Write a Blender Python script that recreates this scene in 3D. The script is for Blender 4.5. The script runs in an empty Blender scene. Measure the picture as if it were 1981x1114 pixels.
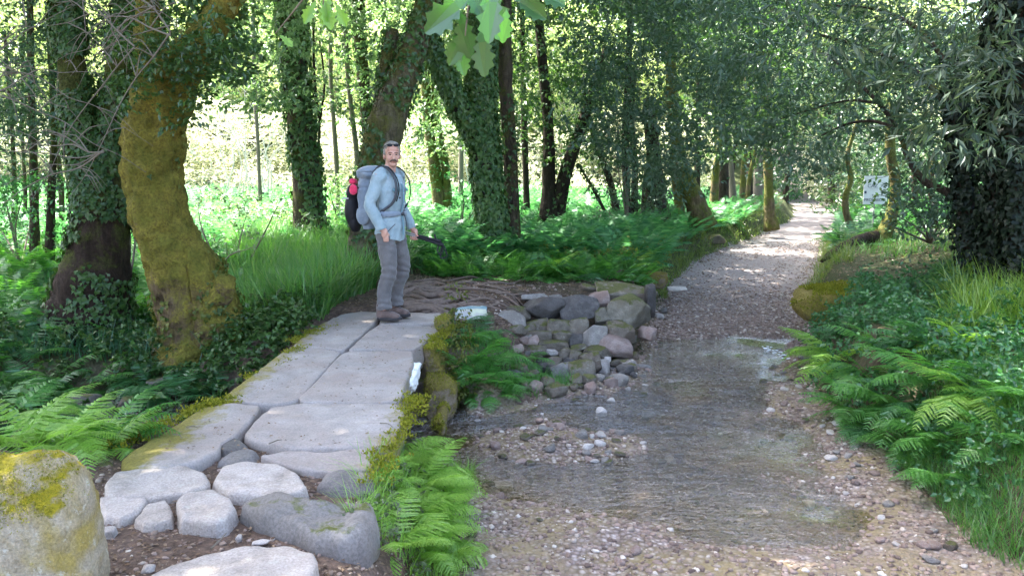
import bpy, math, random
import numpy as np
from mathutils import Vector
rnd = random.Random(7)
RG = np.random.default_rng(11)
sc = bpy.context.scene
C = sc.collection
W_ = bpy.data.worlds.new("World"); sc.world = W_; W_.use_nodes = True
PI = math.pi
# ------------------------------------------------------------------ camera geometry
F = 1555.0; CXP = 990.5; CYP = 557.0
PIT = math.atan(237.0 / 1555.0); CAMZ = 1.6
_c, _s = math.cos(PIT), math.sin(PIT)
def P(px, py, d):
    """world point at ground distance d (world Y) seen at photo pixel px,py"""
    u = (px - CXP) / F; v = (CYP - py) / F
    k = d / (_c + v * _s)
    return np.array([u * k, d, CAMZ + (-_s + v * _c) * k])
def G(px, py, z):
    u = (px - CXP) / F; v = (CYP - py) / F
    dz = -_s + v * _c
    k = (z - CAMZ) / dz
    return np.array([u * k, (_c + v * _s) * k, z])
def pxm(d):            # metres per photo pixel at distance d
    return d / F
# ------------------------------------------------------------------ noise
def _hash(ix, iy, iz, seed):
    h = (ix * 374761393 + iy * 668265263 + iz * 2147483647 + seed * 1274126177) & 0xFFFFFFFF
    h = ((h ^ (h >> 13)) * 1274126177) & 0xFFFFFFFF
    h = h ^ (h >> 16)
    return (h & 0xFFFFFF) / float(0xFFFFFF)
def vnoise(p, seed=0):
    p = np.asarray(p, float)
    i = np.floor(p).astype(np.int64); f = p - i
    f = f * f * (3 - 2 * f)
    r = 0
    for dx in (0, 1):
        wx = f[:, 0] if dx else 1 - f[:, 0]
        for dy in (0, 1):
            wy = f[:, 1] if dy else 1 - f[:, 1]
            for dz in (0, 1):
                wz = f[:, 2] if dz else 1 - f[:, 2]
                r = r + wx * wy * wz * _hash(i[:, 0] + dx, i[:, 1] + dy, i[:, 2] + dz, seed)
    return r * 2 - 1
def fbm(p, oct=4, seed=0):
    p = np.asarray(p, float); a = 1.0; r = 0; t = 0
    for o in range(oct):
        r = r + a * vnoise(p * (2 ** o) + 17.3 * o, seed + o); t += a; a *= .5
    return r / t
def ss(x, a, b):
    t = np.clip((x - a) / (b - a), 0, 1); return t * t * (3 - 2 * t)
# ------------------------------------------------------------------ mesh helpers
def mesh_from(name, V, Fs, mat=None, smooth=False):
    V = np.ascontiguousarray(V, np.float32); Fs = np.ascontiguousarray(Fs, np.int32)
    me = bpy.data.meshes.new(name)
    n, k = Fs.shape
    me.vertices.add(len(V)); me.vertices.foreach_set("co", V.ravel())
    me.loops.add(n * k); me.loops.foreach_set("vertex_index", Fs.ravel())
    me.polygons.add(n)
    me.polygons.foreach_set("loop_start", np.arange(0, n * k, k, dtype=np.int32))
    me.polygons.foreach_set("loop_total", np.full(n, k, np.int32))
    me.polygons.foreach_set("use_smooth", np.full(n, smooth, bool))
    me.update(calc_edges=True)
    if mat: me.materials.append(mat)
    return me
def join(parts):
    Vs, Fs, o = [], [], 0
    for V, f in parts:
        Vs.append(V); Fs.append(f + o); o += len(V)
    return np.concatenate(Vs), np.concatenate(Fs)
def link(name, me, parent=None, loc=None):
    o = bpy.data.objects.new(name, me); C.objects.link(o)
    if parent is not None:
        o.parent = parent
    if loc is not None: o.location = loc
    return o
def obj(name, VF, mat, parent=None, smooth=False, loc=None):
    """mesh given in world coordinates; shifted to the parent's or own origin"""
    V, f = VF
    V = np.array(V, float)
    if parent is not None:
        V = V - np.array(parent.location)
        return link(name, mesh_from(name, V, f, mat, smooth), parent)
    if loc is None:
        loc = np.array([V[:, 0].mean(), V[:, 1].mean(), V[:, 2].min()])
    V = V - np.array(loc)
    return link(name, mesh_from(name, V, f, mat, smooth), None, tuple(loc))
def tag(o, label=None, cat=None, group=None, kind=None):
    if label: o['label'] = label
    if cat: o['category'] = cat
    if group: o['group'] = group
    if kind: o['kind'] = kind
    return o
def empty(name, loc, label, cat, group=None):
    o = bpy.data.objects.new(name, None); C.objects.link(o); o.location = tuple(float(a) for a in loc)
    o.empty_display_size = .1
    return tag(o, label, cat, group)
def catmull(pts, rad, step):
    pts = np.asarray(pts, float); rad = np.asarray(rad, float)
    n = len(pts)
    if n == 2:
        L = np.linalg.norm(pts[1] - pts[0]); m = max(2, int(L / step) + 1); t = np.linspace(0, 1, m)[:, None]
        return pts[0] * (1 - t) + pts[1] * t, rad[0] * (1 - t[:, 0]) + rad[1] * t[:, 0]
    Pp = np.vstack([2 * pts[0] - pts[1], pts, 2 * pts[-1] - pts[-2]])
    out, ro = [], []
    for i in range(n - 1):
        p0, p1, p2, p3 = Pp[i:i + 4]
        L = np.linalg.norm(p2 - p1); m = max(2, int(L / step) + 1)
        t = np.linspace(0, 1, m, endpoint=(i == n - 2))[:, None]
        out.append(.5 * ((2 * p1) + (-p0 + p2) * t + (2 * p0 - 5 * p1 + 4 * p2 - p3) * t ** 2 + (-p0 + 3 * p1 - 3 * p2 + p3) * t ** 3))
        tt = t[:, 0]; tt = tt * tt * (3 - 2 * tt)
        ro.append(rad[i] * (1 - tt) + rad[i + 1] * tt)
    return np.vstack(out), np.concatenate(ro)
def frames(p):
    T = np.gradient(p, axis=0); T /= np.linalg.norm(T, axis=1)[:, None] + 1e-9
    a = np.array([1., 0, 0]) if abs(T[0][0]) < .8 else np.array([0, 1., 0])
    N = np.zeros_like(p); n = a - T[0] * (a @ T[0]); n /= np.linalg.norm(n); N[0] = n
    for i in range(1, len(p)):
        n = n - T[i] * (n @ T[i]); n /= np.linalg.norm(n) + 1e-9; N[i] = n
    return T, N, np.cross(T, N)
def tube(pts, rad, seg=10, step=.15, amp=0.0, freq=3.0, seed=0, ell=None, ridge=0.0):
    p, r = catmull(pts, rad, step)
    T, N, B = frames(p)
    a = np.linspace(0, 2 * PI, seg, endpoint=False)
    ca, sa = np.cos(a), np.sin(a)
    ring = N[:, None, :] * ca[None, :, None] * (ell[0] if ell else 1) + B[:, None, :] * sa[None, :, None] * (ell[1] if ell else 1)
    R = np.repeat(r[:, None], seg, 1)
    V = p[:, None, :] + ring * R[:, :, None]
    if amp or ridge:
        q = V.reshape(-1, 3)
        d = 0
        if amp: d = d + amp * fbm(q * freq, 4, seed)
        if ridge:
            qq = q.copy(); qq[:, 2] *= .18
            d = d + ridge * (1 - 2 * np.abs(fbm(qq * freq * 3.5, 3, seed + 9)))
        V = V + ring * (R * d.reshape(R.shape))[:, :, None]
    n = len(p); VR = V.copy()
    V = V.reshape(-1, 3)
    i = np.arange(n - 1)[:, None] * seg; j = np.arange(seg)[None, :]; j2 = (j + 1) % seg
    Fq = np.stack([i + j, i + j2, i + seg + j2, i + seg + j], -1).reshape(-1, 4)
    # end caps
    V = np.vstack([V, p[0], p[-1]]); c0, c1 = n * seg, n * seg + 1
    jj = np.arange(0, seg - 1, 2)
    cap0 = np.stack([np.full(len(jj), c0), (jj + 2) % seg, jj + 1, jj], -1)
    b = (n - 1) * seg
    cap1 = np.stack([np.full(len(jj), c1), b + jj, b + jj + 1, b + (jj + 2) % seg], -1)
    return V, np.vstack([Fq, cap0, cap1]), (p, r, N, B, T, VR)
def vf(t): return t[0], t[1]
def unit(v): return v / (np.linalg.norm(v, axis=-1, keepdims=True) + 1e-9)
RH = np.array([(0, 0), (.5, .42), (0, 1), (-.5, .42)])                       # simple leaf, 4 corners
IVY = np.array([(0, 0), (.42, -.06), (.55, .3), (.27, .45), (0, 1), (-.27, .45), (-.55, .3), (-.42, -.06)])
def leaves(pos, tip, nor, size, shape=RH, wid=.55, fold=.18, curl=.15):
    """one polygon per leaf: pos (n,3) base, tip direction, approx. normal, size (n,)"""
    tip = unit(tip); side = unit(np.cross(tip, nor)); nn = np.cross(side, tip)
    x = shape[:, 0] * wid; y = shape[:, 1]
    z = np.abs(x) * fold - curl * y * y
    s = np.asarray(size)[:, None, None]
    V = pos[:, None, :] + s * (side[:, None, :] * x[None, :, None] + tip[:, None, :] * y[None, :, None] + nn[:, None, :] * z[None, :, None])
    n = len(pos); k = len(shape)
    return V.reshape(-1, 3), np.arange(n * k).reshape(n, k)
def rdir(n):
    return unit(RG.normal(size=(n, 3)))
def leaf_clumps(cen, rad, per, size, wid=.55, droop=.35, shape=RH, flat=.6):
    """cen (m,3) clump centres, rad clump radius: leaves set along short twigs inside each clump"""
    m = len(cen); n = m * per
    tw = max(1, per // 7)
    tb = cen[:, None, :] + rdir(m * tw).reshape(m, tw, 3) * (RG.random((m, tw, 1)) ** .6) * rad * np.array([1, 1, flat])
    td = unit(rdir(m * tw) * np.array([1, 1, .5])).reshape(m, tw, 3)
    idx = RG.integers(0, tw, (m, per))
    mi = np.arange(m)[:, None]
    t = RG.random((m, per, 1)) * size * 3.2
    pos = (tb[mi, idx] + td[mi, idx] * t).reshape(n, 3)
    tip = td[mi, idx].reshape(n, 3) + rdir(n) * .8 + np.array([0, 0, -droop])
    nor = rdir(n) * .7 + np.array([0, 0, .9])
    return leaves(pos, tip, nor, size * RG.uniform(.6, 1.25, n), shape, wid)
def rock(seed, size, ang=.5, sub=4, amp=.06, freq=3.):
    """angular to rounded boulder, unit sphere directions cut by random planes"""
    V, Fc = ICO[sub]
    rg = np.random.default_rng(seed)
    d = V / np.linalg.norm(V, axis=1)[:, None]
    npl = 11
    n = unit(rg.normal(size=(npl, 3))); n = np.vstack([n, [[0, 0, 1], [0, 0, -1], [1, 0, 0], [-1, 0, 0], [0, 1, 0], [0, -1, 0]]])
    off = np.concatenate([rg.uniform(.70, 1.02, npl), rg.uniform(.72, .88, 6) * ang + 1.02 * (1 - ang)])
    dn = np.maximum(d @ n.T, 1e-3)
    q = off / dn
    kk = 5 + 26 * ang
    r = (np.sum(q ** (-kk), axis=1)) ** (-1 / kk)
    r = np.minimum(r, 1.25)
    p = d * r[:, None]
    p = p * (1 + amp * fbm(p * freq + seed * 3.1, 4, seed % 97)[:, None] + amp * .25 * fbm(p * freq * 5 + seed, 2, seed % 89)[:, None])
    ext = (p.max(0) - p.min(0)) / 2; mid = (p.max(0) + p.min(0)) / 2
    p = (p - mid) / ext
    return p * np.array(size) * .5, Fc
def _ico():
    t = (1 + 5 ** .5) / 2
    V = [(-1, t, 0), (1, t, 0), (-1, -t, 0), (1, -t, 0), (0, -1, t), (0, 1, t), (0, -1, -t), (0, 1, -t), (t, 0, -1), (t, 0, 1), (-t, 0, -1), (-t, 0, 1)]
    Fc = [(0, 11, 5), (0, 5, 1), (0, 1, 7), (0, 7, 10), (0, 10, 11), (1, 5, 9), (5, 11, 4), (11, 10, 2), (10, 7, 6), (7, 1, 8), (3, 9, 4), (3, 4, 2), (3, 2, 6), (3, 6, 8), (3, 8, 9), (4, 9, 5), (2, 4, 11), (6, 2, 10), (8, 6, 7), (9, 8, 1)]
    out = []
    V = [np.array(v, float) / math.sqrt(1 + t * t) for v in V]
    out.append((np.array(V), np.array(Fc)))
    for s in range(5):
        cache = {}; nf = []
        def mid(a, b):
            k = (a, b) if a < b else (b, a)
            if k not in cache:
                m = V[a] + V[b]; V.append(m / np.linalg.norm(m)); cache[k] = len(V) - 1
            return cache[k]
        for a, b, c in Fc:
            x, y, z = mid(a, b), mid(b, c), mid(c, a)
            nf += [(a, x, z), (b, y, x), (c, z, y), (x, y, z)]
        Fc = nf
        out.append((np.array(V), np.array(Fc)))
    return out
ICO = _ico()
def rotz(V, a):
    c, s = math.cos(a), math.sin(a)
    return V @ np.array([[c, s, 0], [-s, c, 0], [0, 0, 1]])
def rotx(V, a):
    c, s = math.cos(a), math.sin(a)
    return V @ np.array([[1, 0, 0], [0, c, s], [0, -s, c]])
def roty(V, a):
    c, s = math.cos(a), math.sin(a)
    return V @ np.array([[c, 0, -s], [0, 1, 0], [s, 0, c]])
# ------------------------------------------------------------------ polygons
def inpoly(x, y, poly):
    r = np.zeros(x.shape, bool); n = len(poly)
    for i in range(n):
        x1, y1 = poly[i]; x2, y2 = poly[(i + 1) % n]
        if y1 == y2: continue
        c = ((y1 > y) != (y2 > y)) & (x < (x2 - x1) * (y - y1) / (y2 - y1) + x1)
        r ^= c
    return r
def sdf(x, y, poly):
    """negative inside"""
    d = np.full(x.shape, 1e9); n = len(poly)
    for i in range(n):
        x1, y1 = poly[i]; x2, y2 = poly[(i + 1) % n]
        ex, ey = x2 - x1, y2 - y1
        t = np.clip(((x - x1) * ex + (y - y1) * ey) / (ex * ex + ey * ey + 1e-12), 0, 1)
        d = np.minimum(d, np.hypot(x - x1 - t * ex, y - y1 - t * ey))
    return np.where(inpoly(x, y, poly), -d, d)
def dseg(x, y, pts):
    d = np.full(x.shape, 1e9)
    for (x1, y1), (x2, y2) in zip(pts[:-1], pts[1:]):
        ex, ey = x2 - x1, y2 - y1
        t = np.clip(((x - x1) * ex + (y - y1) * ey) / (ex * ex + ey * ey), 0, 1)
        d = np.minimum(d, np.hypot(x - x1 - t * ex, y - y1 - t * ey))
    return d
def g2(px, py, z=-.5): return tuple(G(px, py, z)[:2])
WZ = -.56   # water level
LOW = ([(-.15, 1.0), (-.22, 3.6), (-.35, 4.6), (-.55, 5.3), (-.55, 7.1)] +
       [g2(*q) for q in [(885, 797), (1000, 778), (1085, 750), (1200, 722), (1240, 678), (1272, 640), (1285, 600), (1288, 560), (1340, 512), (1400, 483), (1470, 457), (1528, 432), (1538, 412), (1530, 399)]] +
       [(15.5, 52), (11, 62), (13, 63), (18, 54)] +
       [g2(*q) for q in [(1606, 400), (1616, 415), (1614, 432), (1602, 460), (1585, 495), (1578, 530), (1556, 565), (1552, 600), (1556, 650), (1560, 700), (1585, 765), (1650, 835), (1740, 895), (1815, 975), (1890, 1070), (1990, 1115)]] + [(3.1, 2.5), (3.0, 1.0)])
WET = [(-4, 5.6), (-1.0, 5.6), (-.7, 5.0)] + [g2(px, py, WZ) for px, py in [(850, 930), (920, 950), (1010, 975), (1100, 1000), (1180, 1030), (1300, 1075), (1500, 1090), (1690, 1060), (1745, 1010), (1690, 930), (1630, 870), (1570, 800), (1510, 745), (1558, 690), (1562, 652), (1400, 646), (1238, 654), (1232, 680), (1200, 728), (1090, 765), (1010, 785), (880, 802)]] + [(-.7, 7.2), (-1.0, 7.3), (-4, 7.4)]
CHAN = [(-.3, 6.2), (-2, 6.3), (-4, 6.6), (-7, 6.9), (-14, 7.5)]
def H(x, y, detail=True):
    x = np.asarray(x, float); y = np.asarray(y, float)
    sh = x.shape; x = x.ravel(); y = y.ravel()
    q = np.stack([x, y, 0 * x], 1)
    base = .02 + .08 * fbm(q * .35, 3, 5) * ss(y, 9, 14)
    base = base - .33 * ss(-x, 2.15, 3.2) * (1 - ss(y, 9, 13))                 # lower ground left of the bridge
    base = base + .012 * np.maximum(y - 16, 0) * ss(-x, -6, 3)                   # meadow climbs gently
    base = base + .30 * np.maximum(y - 40, 0) * ss(y, 38, 50) - .0012 * np.maximum(y - 40, 0) ** 2
    near = ss(x, -2.5, -2.1) * (1 - ss(y, 8.3, 9.0))
    base = base - near * (.065 + .10 * ss(y, 4.55, 4.8) * ss(x, -2.1, -1.9))
    s = sdf(x, y, LOW)
    right = ss(x - (1.9 + .28 * np.maximum(y - 6, 0)), 0, 1.2)
    pile = np.exp(-((x - .85) / 1.0) ** 4 - ((y - 8.9) / 1.5) ** 4)
    wide = .55 + 1.45 * pile
    bankR = .10 + .55 * ss(s, .6, 3.2) + .06 * np.clip(s - 3, 0, 20)
    top = base * (1 - right) + np.maximum(base, bankR) * right
    low = -.50 + .004 * np.clip(y - 14, 0, 40) + .05 * fbm(q * 1.3, 3, 3)
    w = sdf(x, y, WET)
    low = low + .30 * np.maximum(y - 44, 0) * ss(y, 44, 52)
    low = low - .095 * ss(-w, -.25, .5) + .045 * fbm(q * 3.1 + 9, 3, 23) * (y < 10.5) - .045 * ss(-w, 0, .4) * ss(y, 7.6, 8.6)
    bar = np.exp(-(((x - .38) / .55) ** 2 + ((y - 6.05) / .38) ** 2))            # gravel bar
    low = low + .12 * bar * (w < .3)
    t = ss(s, 0, wide)
    z = low * (1 - t) + top * t
    z = z - .24 * pile * ss(s, 0, .3) * (1 - ss(s, 1.3, 1.9))
    dc = dseg(x, y, CHAN)
    inx = ss(-x, .2, .7)
    c = (1 - ss(dc, .55, 1.35)) * inx
    z = z * (1 - c) + np.minimum(z, -.72) * c
    if detail:
        z = z + .02 * fbm(q * 4, 3, 8) * (1 - np.exp(-np.maximum(s, 0)) * .5)
        z = z + .05 * fbm(q * 1.1 + 3, 2, 18) * ss(s, .3, 1.5) * ss(y, 6, 9)
    return z.reshape(sh)
def h1(x, y): return float(H(np.array([x]), np.array([y]))[0])

def hit(px, py):
    """where the sight line through a photo pixel meets the terrain"""
    d = np.concatenate([np.arange(2.5, 14, .04), np.arange(14, 45, .15)])
    u = (px - CXP) / F; v = (CYP - py) / F; k = d / (_c + v * _s)
    x, z = u * k, CAMZ + (-_s + v * _c) * k
    i = np.argmax(z < H(x, d)); return np.array([x[i], d[i], h1(x[i], d[i])])
# ------------------------------------------------------------------ materials
class NT:
    def __init__(s, m):
        m.use_nodes = True; s.t = m.node_tree; s.t.nodes.clear(); s.o = s.t.nodes.new('ShaderNodeOutputMaterial')
    def n(s, ty, **kw):
        nd = s.t.nodes.new('ShaderNode' + ty)
        for k, v in kw.items():
            if k.startswith('i_'):
                key = k[2:]; key = int(key) if key.isdigit() else key.replace('_', ' ')
                nd.inputs[key].default_value = v
            else: setattr(nd, k, v)
        return nd
    def l(s, a, b): s.t.links.new(a, b)
    def ramp(s, src, stops, interp='LINEAR'):
        r = s.n('ValToRGB'); r.color_ramp.interpolation = interp
        e = r.color_ramp.elements
        while len(e) < len(stops): e.new(.5)
        for el, (p, c) in zip(e, stops):
            el.position = p; el.color = (*c, 1) if len(c) == 3 else c
        if src is not None: s.l(src, r.inputs[0])
        return r.outputs[0]
    def noise(s, co, scale, det=4, rough=.55, dist=0):
        n = s.n('TexNoise'); n.inputs['Scale'].default_value = scale; n.inputs['Detail'].default_value = det
        n.inputs['Roughness'].default_value = rough; n.inputs['Distortion'].default_value = dist
        if co is not None: s.l(co, n.inputs['Vector'])
        return n.outputs['Fac']
    def math(s, op, a, b=None, c=None):
        m = s.n('Math', operation=op)
        for i, v in enumerate((a, b, c)):
            if v is None: continue
            if isinstance(v, (int, float)): m.inputs[i].default_value = v
            else: s.l(v, m.inputs[i])
        return m.outputs[0]
    def mix(s, f, a, b, bt='MIX'):
        m = s.n('Mix', data_type='RGBA', blend_type=bt)
        for i, v in ((0, f), (6, a), (7, b)):
            if isinstance(v, (int, float)): m.inputs[i].default_value = v
            elif isinstance(v, tuple): m.inputs[i].default_value = (*v, 1)
            else: s.l(v, m.inputs[i])
        return m.outputs[2]
    def bump(s, h, strength=.5, dist=.02, nor=None):
        b = s.n('Bump'); b.inputs['Strength'].default_value = strength; b.inputs['Distance'].default_value = dist
        s.l(h, b.inputs['Height'])
        if nor is not None: s.l(nor, b.inputs['Normal'])
        return b.outputs[0]
    def prin(s, col, rough=.8, nor=None, spec=.3, sheen=0):
        p = s.n('BsdfPrincipled'); p.inputs['Specular IOR Level'].default_value = spec
        for key, v in (('Base Color', col), ('Roughness', rough)):
            if isinstance(v, (int, float)): p.inputs[key].default_value = v
            elif isinstance(v, tuple): p.inputs[key].default_value = (*v, 1)
            else: s.l(v, p.inputs[key])
        if sheen: p.inputs['Sheen Weight'].default_value = sheen
        if nor is not None: s.l(nor, p.inputs['Normal'])
        s.l(p.outputs[0], s.o.inputs[0]); return p
def newmat(name):
    m = bpy.data.materials.new(name); return m, NT(m)
def leaf_mat(name, cols, trans=.45, gloss=.06, ty=(1.1, 1.22, .68), rough=.4):
    m, t = newmat(name)
    g = t.n('NewGeometry')
    col = t.ramp(g.outputs['Random Per Island'], [(i / max(1, len(cols) - 1), c) for i, c in enumerate(cols)])
    d = t.n('BsdfDiffuse'); t.l(col, d.inputs[0])
    tr = t.n('BsdfTranslucent'); t.l(t.mix(1.0, col, ty, 'MULTIPLY'), tr.inputs[0])
    mx = t.n('MixShader'); mx.inputs[0].default_value = trans; t.l(d.outputs[0], mx.inputs[1]); t.l(tr.outputs[0], mx.inputs[2])
    gl = t.n('BsdfGlossy'); gl.inputs['Roughness'].default_value = rough; gl.inputs[0].default_value = (.9, .95, 1, 1)
    m2 = t.n('MixShader'); m2.inputs[0].default_value = gloss; t.l(mx.outputs[0], m2.inputs[1]); t.l(gl.outputs[0], m2.inputs[2])
    t.l(m2.outputs[0], t.o.inputs[0]); return m
def rock_mat(name, c1, c2, c3=None, moss=0.0, mosscol=(.13, .14, .02), mosscol2=(.07, .085, .02), scale=1., rough=.85, up=.35, bump=.7, lichen=0.0):
    m, t = newmat(name)
    tc = t.n('TexCoord').outputs['Object']; g = t.n('NewGeometry')
    oi = t.n('ObjectInfo')
    off = t.n('VectorMath', operation='ADD'); t.l(tc, off.inputs[0])
    cmb = t.n('CombineXYZ'); t.l(t.math('MULTIPLY', oi.outputs['Random'], 37.), cmb.inputs[0]); t.l(cmb.outputs[0], off.inputs[1])
    co = off.outputs[0]
    n1 = t.noise(co, 5 * scale, 8, .65); n2 = t.noise(co, 60 * scale, 3, .7); n3 = t.noise(co, 1.7 * scale, 5, .6, .6)
    col = t.ramp(n1, [(.3, c1), (.68, c2)])
    if c3: col = t.mix(t.ramp(n3, [(.45, (0, 0, 0)), (.62, (1, 1, 1))]), col, c3)
    col = t.mix(.55, col, t.ramp(n2, [(.3, (.45, .45, .45)), (.7, (1.45, 1.42, 1.4))]), 'MULTIPLY')
    hue = t.n('HueSaturation'); t.l(col, hue.inputs['Color'])
    t.l(t.math('MULTIPLY_ADD', oi.outputs['Random'], .5, .75), hue.inputs['Value']); col = hue.outputs[0]
    if lichen:
        v = t.noise(co, 9 * scale, 5, .8)
        col = t.mix(t.math('MULTIPLY', t.ramp(v, [(.57, (0, 0, 0)), (.63, (1, 1, 1))]), lichen), col, (.5, .5, .42))
    hgt = t.math('ADD', t.math('MULTIPLY', n1, 1.0), t.math('MULTIPLY', n2, .22))
    rg = rough
    if moss:
        sep = t.n('SeparateXYZ'); t.l(g.outputs['Normal'], sep.inputs[0])
        mn = t.noise(co, 3.2 * scale, 6, .7)
        f = t.math('ADD', mn, t.math('MULTIPLY', sep.outputs[2], up))
        f = t.math('ADD', f, moss - .5)
        f = t.ramp(f, [(.52, (0, 0, 0)), (.62, (1, 1, 1))])
        mt = t.noise(co, 45, 4, .8)
        mc = t.mix(t.ramp(mt, [(.35, (0, 0, 0)), (.7, (1, 1, 1))]), mosscol2, mosscol)
        col = t.mix(f, col, mc)
        hgt = t.math('ADD', hgt, t.math('MULTIPLY', t.math('MULTIPLY', f, mt), .8))
    t.prin(col, rg, t.bump(hgt, bump, .03), .3)
    return m
def bark_mat(name, c1, c2, moss=.5, mosscol=(.16, .14, .02), mosscol2=(.07, .07, .015), dirv=(0, 0, 1), top=None):
    m, t = newmat(name)
    tc = t.n('TexCoord').outputs['Object']; g = t.n('NewGeometry')
    mp = t.n('Mapping'); mp.inputs['Scale'].default_value = (1, 1, .22); t.l(tc, mp.inputs[0])
    n1 = t.noise(mp.outputs[0], 14, 8, .7, .4); n2 = t.noise(tc, 40, 4, .7); n3 = t.noise(tc, 1.8, 6, .65, .5)
    col = t.ramp(n1, [(.32, c1), (.66, c2)])
    f = t.math('ADD', n3, t.math('MULTIPLY', n2, .18))
    dt = t.n('VectorMath', operation='DOT_PRODUCT'); t.l(g.outputs['Normal'], dt.inputs[0]); dt.inputs[1].default_value = dirv
    f = t.math('ADD', f, t.math('MULTIPLY', dt.outputs['Value'], .14))
    f = t.math('ADD', f, moss - .5 - .09)
    if top:
        sp = t.n('SeparateXYZ'); t.l(g.outputs['Position'], sp.inputs[0])
        f = t.math('ADD', f, t.math('MULTIPLY', t.math('SUBTRACT', sp.outputs[2], top), .12))
    f = t.ramp(f, [(.46, (0, 0, 0)), (.58, (1, 1, 1))])
    mc = t.mix(t.ramp(n2, [(.35, (0, 0, 0)), (.68, (1, 1, 1))]), mosscol2, mosscol)
    mc = t.mix(t.ramp(t.noise(tc, 5, 4, .6), [(.4, (0, 0, 0)), (.65, (1, 1, 1))]), mc, t.mix(.6, mc, (.10, .12, .02)))
    col = t.mix(f, col, mc)
    n5 = t.noise(tc, 7, 6, .7, .8)
    col = t.mix(.75, col, t.ramp(n5, [(.3, (.55, .52, .48)), (.58, (1.2, 1.2, 1.15))]), 'MULTIPLY')
    h = t.math('ADD', t.math('ADD', n1, t.math('MULTIPLY', n2, .5)), n5)
    t.prin(col, .9, t.bump(h, 1.0, .06), .15)
    return m
def plain(name, col, rough=.7, noise=.25, scale=30, bump=.3, spec=.3, sheen=0, metal=0):
    m, t = newmat(name)
    tc = t.n('TexCoord').outputs['Object']
    n = t.noise(tc, scale, 5, .65)
    c = t.mix(1.0, col, t.ramp(n, [(.25, (1 - noise,) * 3), (.75, (1 + noise,) * 3)]), 'MULTIPLY')
    p = t.prin(c, rough, t.bump(n, bump, .004), spec, sheen)
    p.inputs['Metallic'].default_value = metal
    return m
# leaf colour families
L_CANOPY = leaf_mat('canopy_leaf', [(.035, .085, .02), (.06, .13, .03), (.09, .17, .035), (.04, .10, .03)], .45)
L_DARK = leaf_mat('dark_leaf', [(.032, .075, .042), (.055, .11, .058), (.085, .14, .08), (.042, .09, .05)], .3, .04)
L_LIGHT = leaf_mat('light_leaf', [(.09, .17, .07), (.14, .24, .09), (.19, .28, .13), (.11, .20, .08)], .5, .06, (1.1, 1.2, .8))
L_IVYG = leaf_mat('ivy_column_leaf', [(.035, .09, .02), (.06, .14, .03), (.095, .19, .05), (.13, .2, .055)], .35, .03)
L_IVY = leaf_mat('ivy_leaf', [(.026, .068, .015), (.045, .105, .022), (.068, .14, .03), (.10, .14, .05)], .25, .03)
L_IVYY = leaf_mat('ivy_leaf_yellowish', [(.06, .085, .015), (.11, .13, .025), (.17, .17, .04), (.035, .07, .015)], .3, .015)
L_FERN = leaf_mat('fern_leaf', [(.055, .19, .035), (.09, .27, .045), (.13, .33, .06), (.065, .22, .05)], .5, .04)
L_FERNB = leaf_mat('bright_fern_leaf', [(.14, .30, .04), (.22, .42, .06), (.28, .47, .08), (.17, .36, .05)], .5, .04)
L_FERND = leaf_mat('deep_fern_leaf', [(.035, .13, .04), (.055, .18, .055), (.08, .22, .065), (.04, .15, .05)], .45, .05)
L_BRACK = leaf_mat('bracken_leaf', [(.045, .18, .065), (.085, .26, .09), (.13, .31, .12), (.065, .21, .08)], .5, .03, (1., 1.2, .8))
L_GRASS = leaf_mat('grass_blade', [(.05, .17, .03), (.09, .25, .04), (.15, .33, .06), (.07, .2, .06), (.2, .3, .1)], .5, .05)
L_FAR = leaf_mat('sunlit_far_leaf', [(.26, .36, .16), (.40, .46, .26), (.50, .52, .36), (.30, .40, .18)], .5, .03)  # pale tint carries the sun glare of the far slope in the colour
L_GLARE = leaf_mat('glare_pale_scrub_leaf', [(.42, .46, .33), (.55, .56, .45), (.62, .6, .52), (.38, .44, .28)], .5, .02, (1.05, 1.08, .85))  # sun glare on the scrub put into a near-white leaf colour
L_MOSS = leaf_mat('moss_tuft', [(.16, .17, .02), (.25, .25, .03), (.32, .30, .05), (.12, .15, .02)], .3, .0)
L_OAK = leaf_mat('oak_leaf', [(.02, .085, .018), (.035, .12, .02), (.018, .07, .022)], .4, .06)
L_DRY = leaf_mat('fallen_leaf', [(.12, .07, .04), (.2, .13, .08), (.3, .22, .15), (.08, .05, .035)], .1, .03)
L_PALE = leaf_mat('pale_grey_leaf', [(.05, .065, .045), (.08, .09, .065), (.11, .11, .09)], .2, .04)
M_SLAB = rock_mat('granite_slab', (.30, .285, .28), (.50, .475, .465), (.38, .35, .335), 0, scale=.9, rough=.8, bump=.35, lichen=.25)
M_FORE = rock_mat('worn_stone', (.20, .175, .15), (.41, .36, .32), (.36, .32, .29), 0, scale=1.6, rough=.8, bump=.6, lichen=.3)
M_DKSTONE = rock_mat('dark_stone', (.10, .09, .085), (.20, .185, .175), (.13, .12, .11), 0, scale=1.2, bump=.6)
M_WALL = rock_mat('wall_stone', (.095, .082, .065), (.22, .195, .155), (.14, .11, .085), .28, (.15, .14, .05), scale=2.0, bump=.7, lichen=.2)
M_WALLG = rock_mat('mossy_wall_stone', (.11, .10, .08), (.22, .2, .16), (.15, .13, .09), .36, (.13, .14, .045), (.08, .085, .03), scale=2.0, bump=.7)
M_WALLD = rock_mat('dark_wall_stone', (.05, .047, .045), (.14, .13, .125), (.09, .08, .075), 0, scale=2.0, bump=.6)
M_WALLP = rock_mat('pinkish_stone', (.20, .15, .13), (.36, .29, .26), (.25, .17, .14), 0, scale=2.5, bump=.6)
M_PALE = rock_mat('pale_stone', (.36, .32, .29), (.58, .54, .50), None, 0, scale=2.5, bump=.6)
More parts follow.
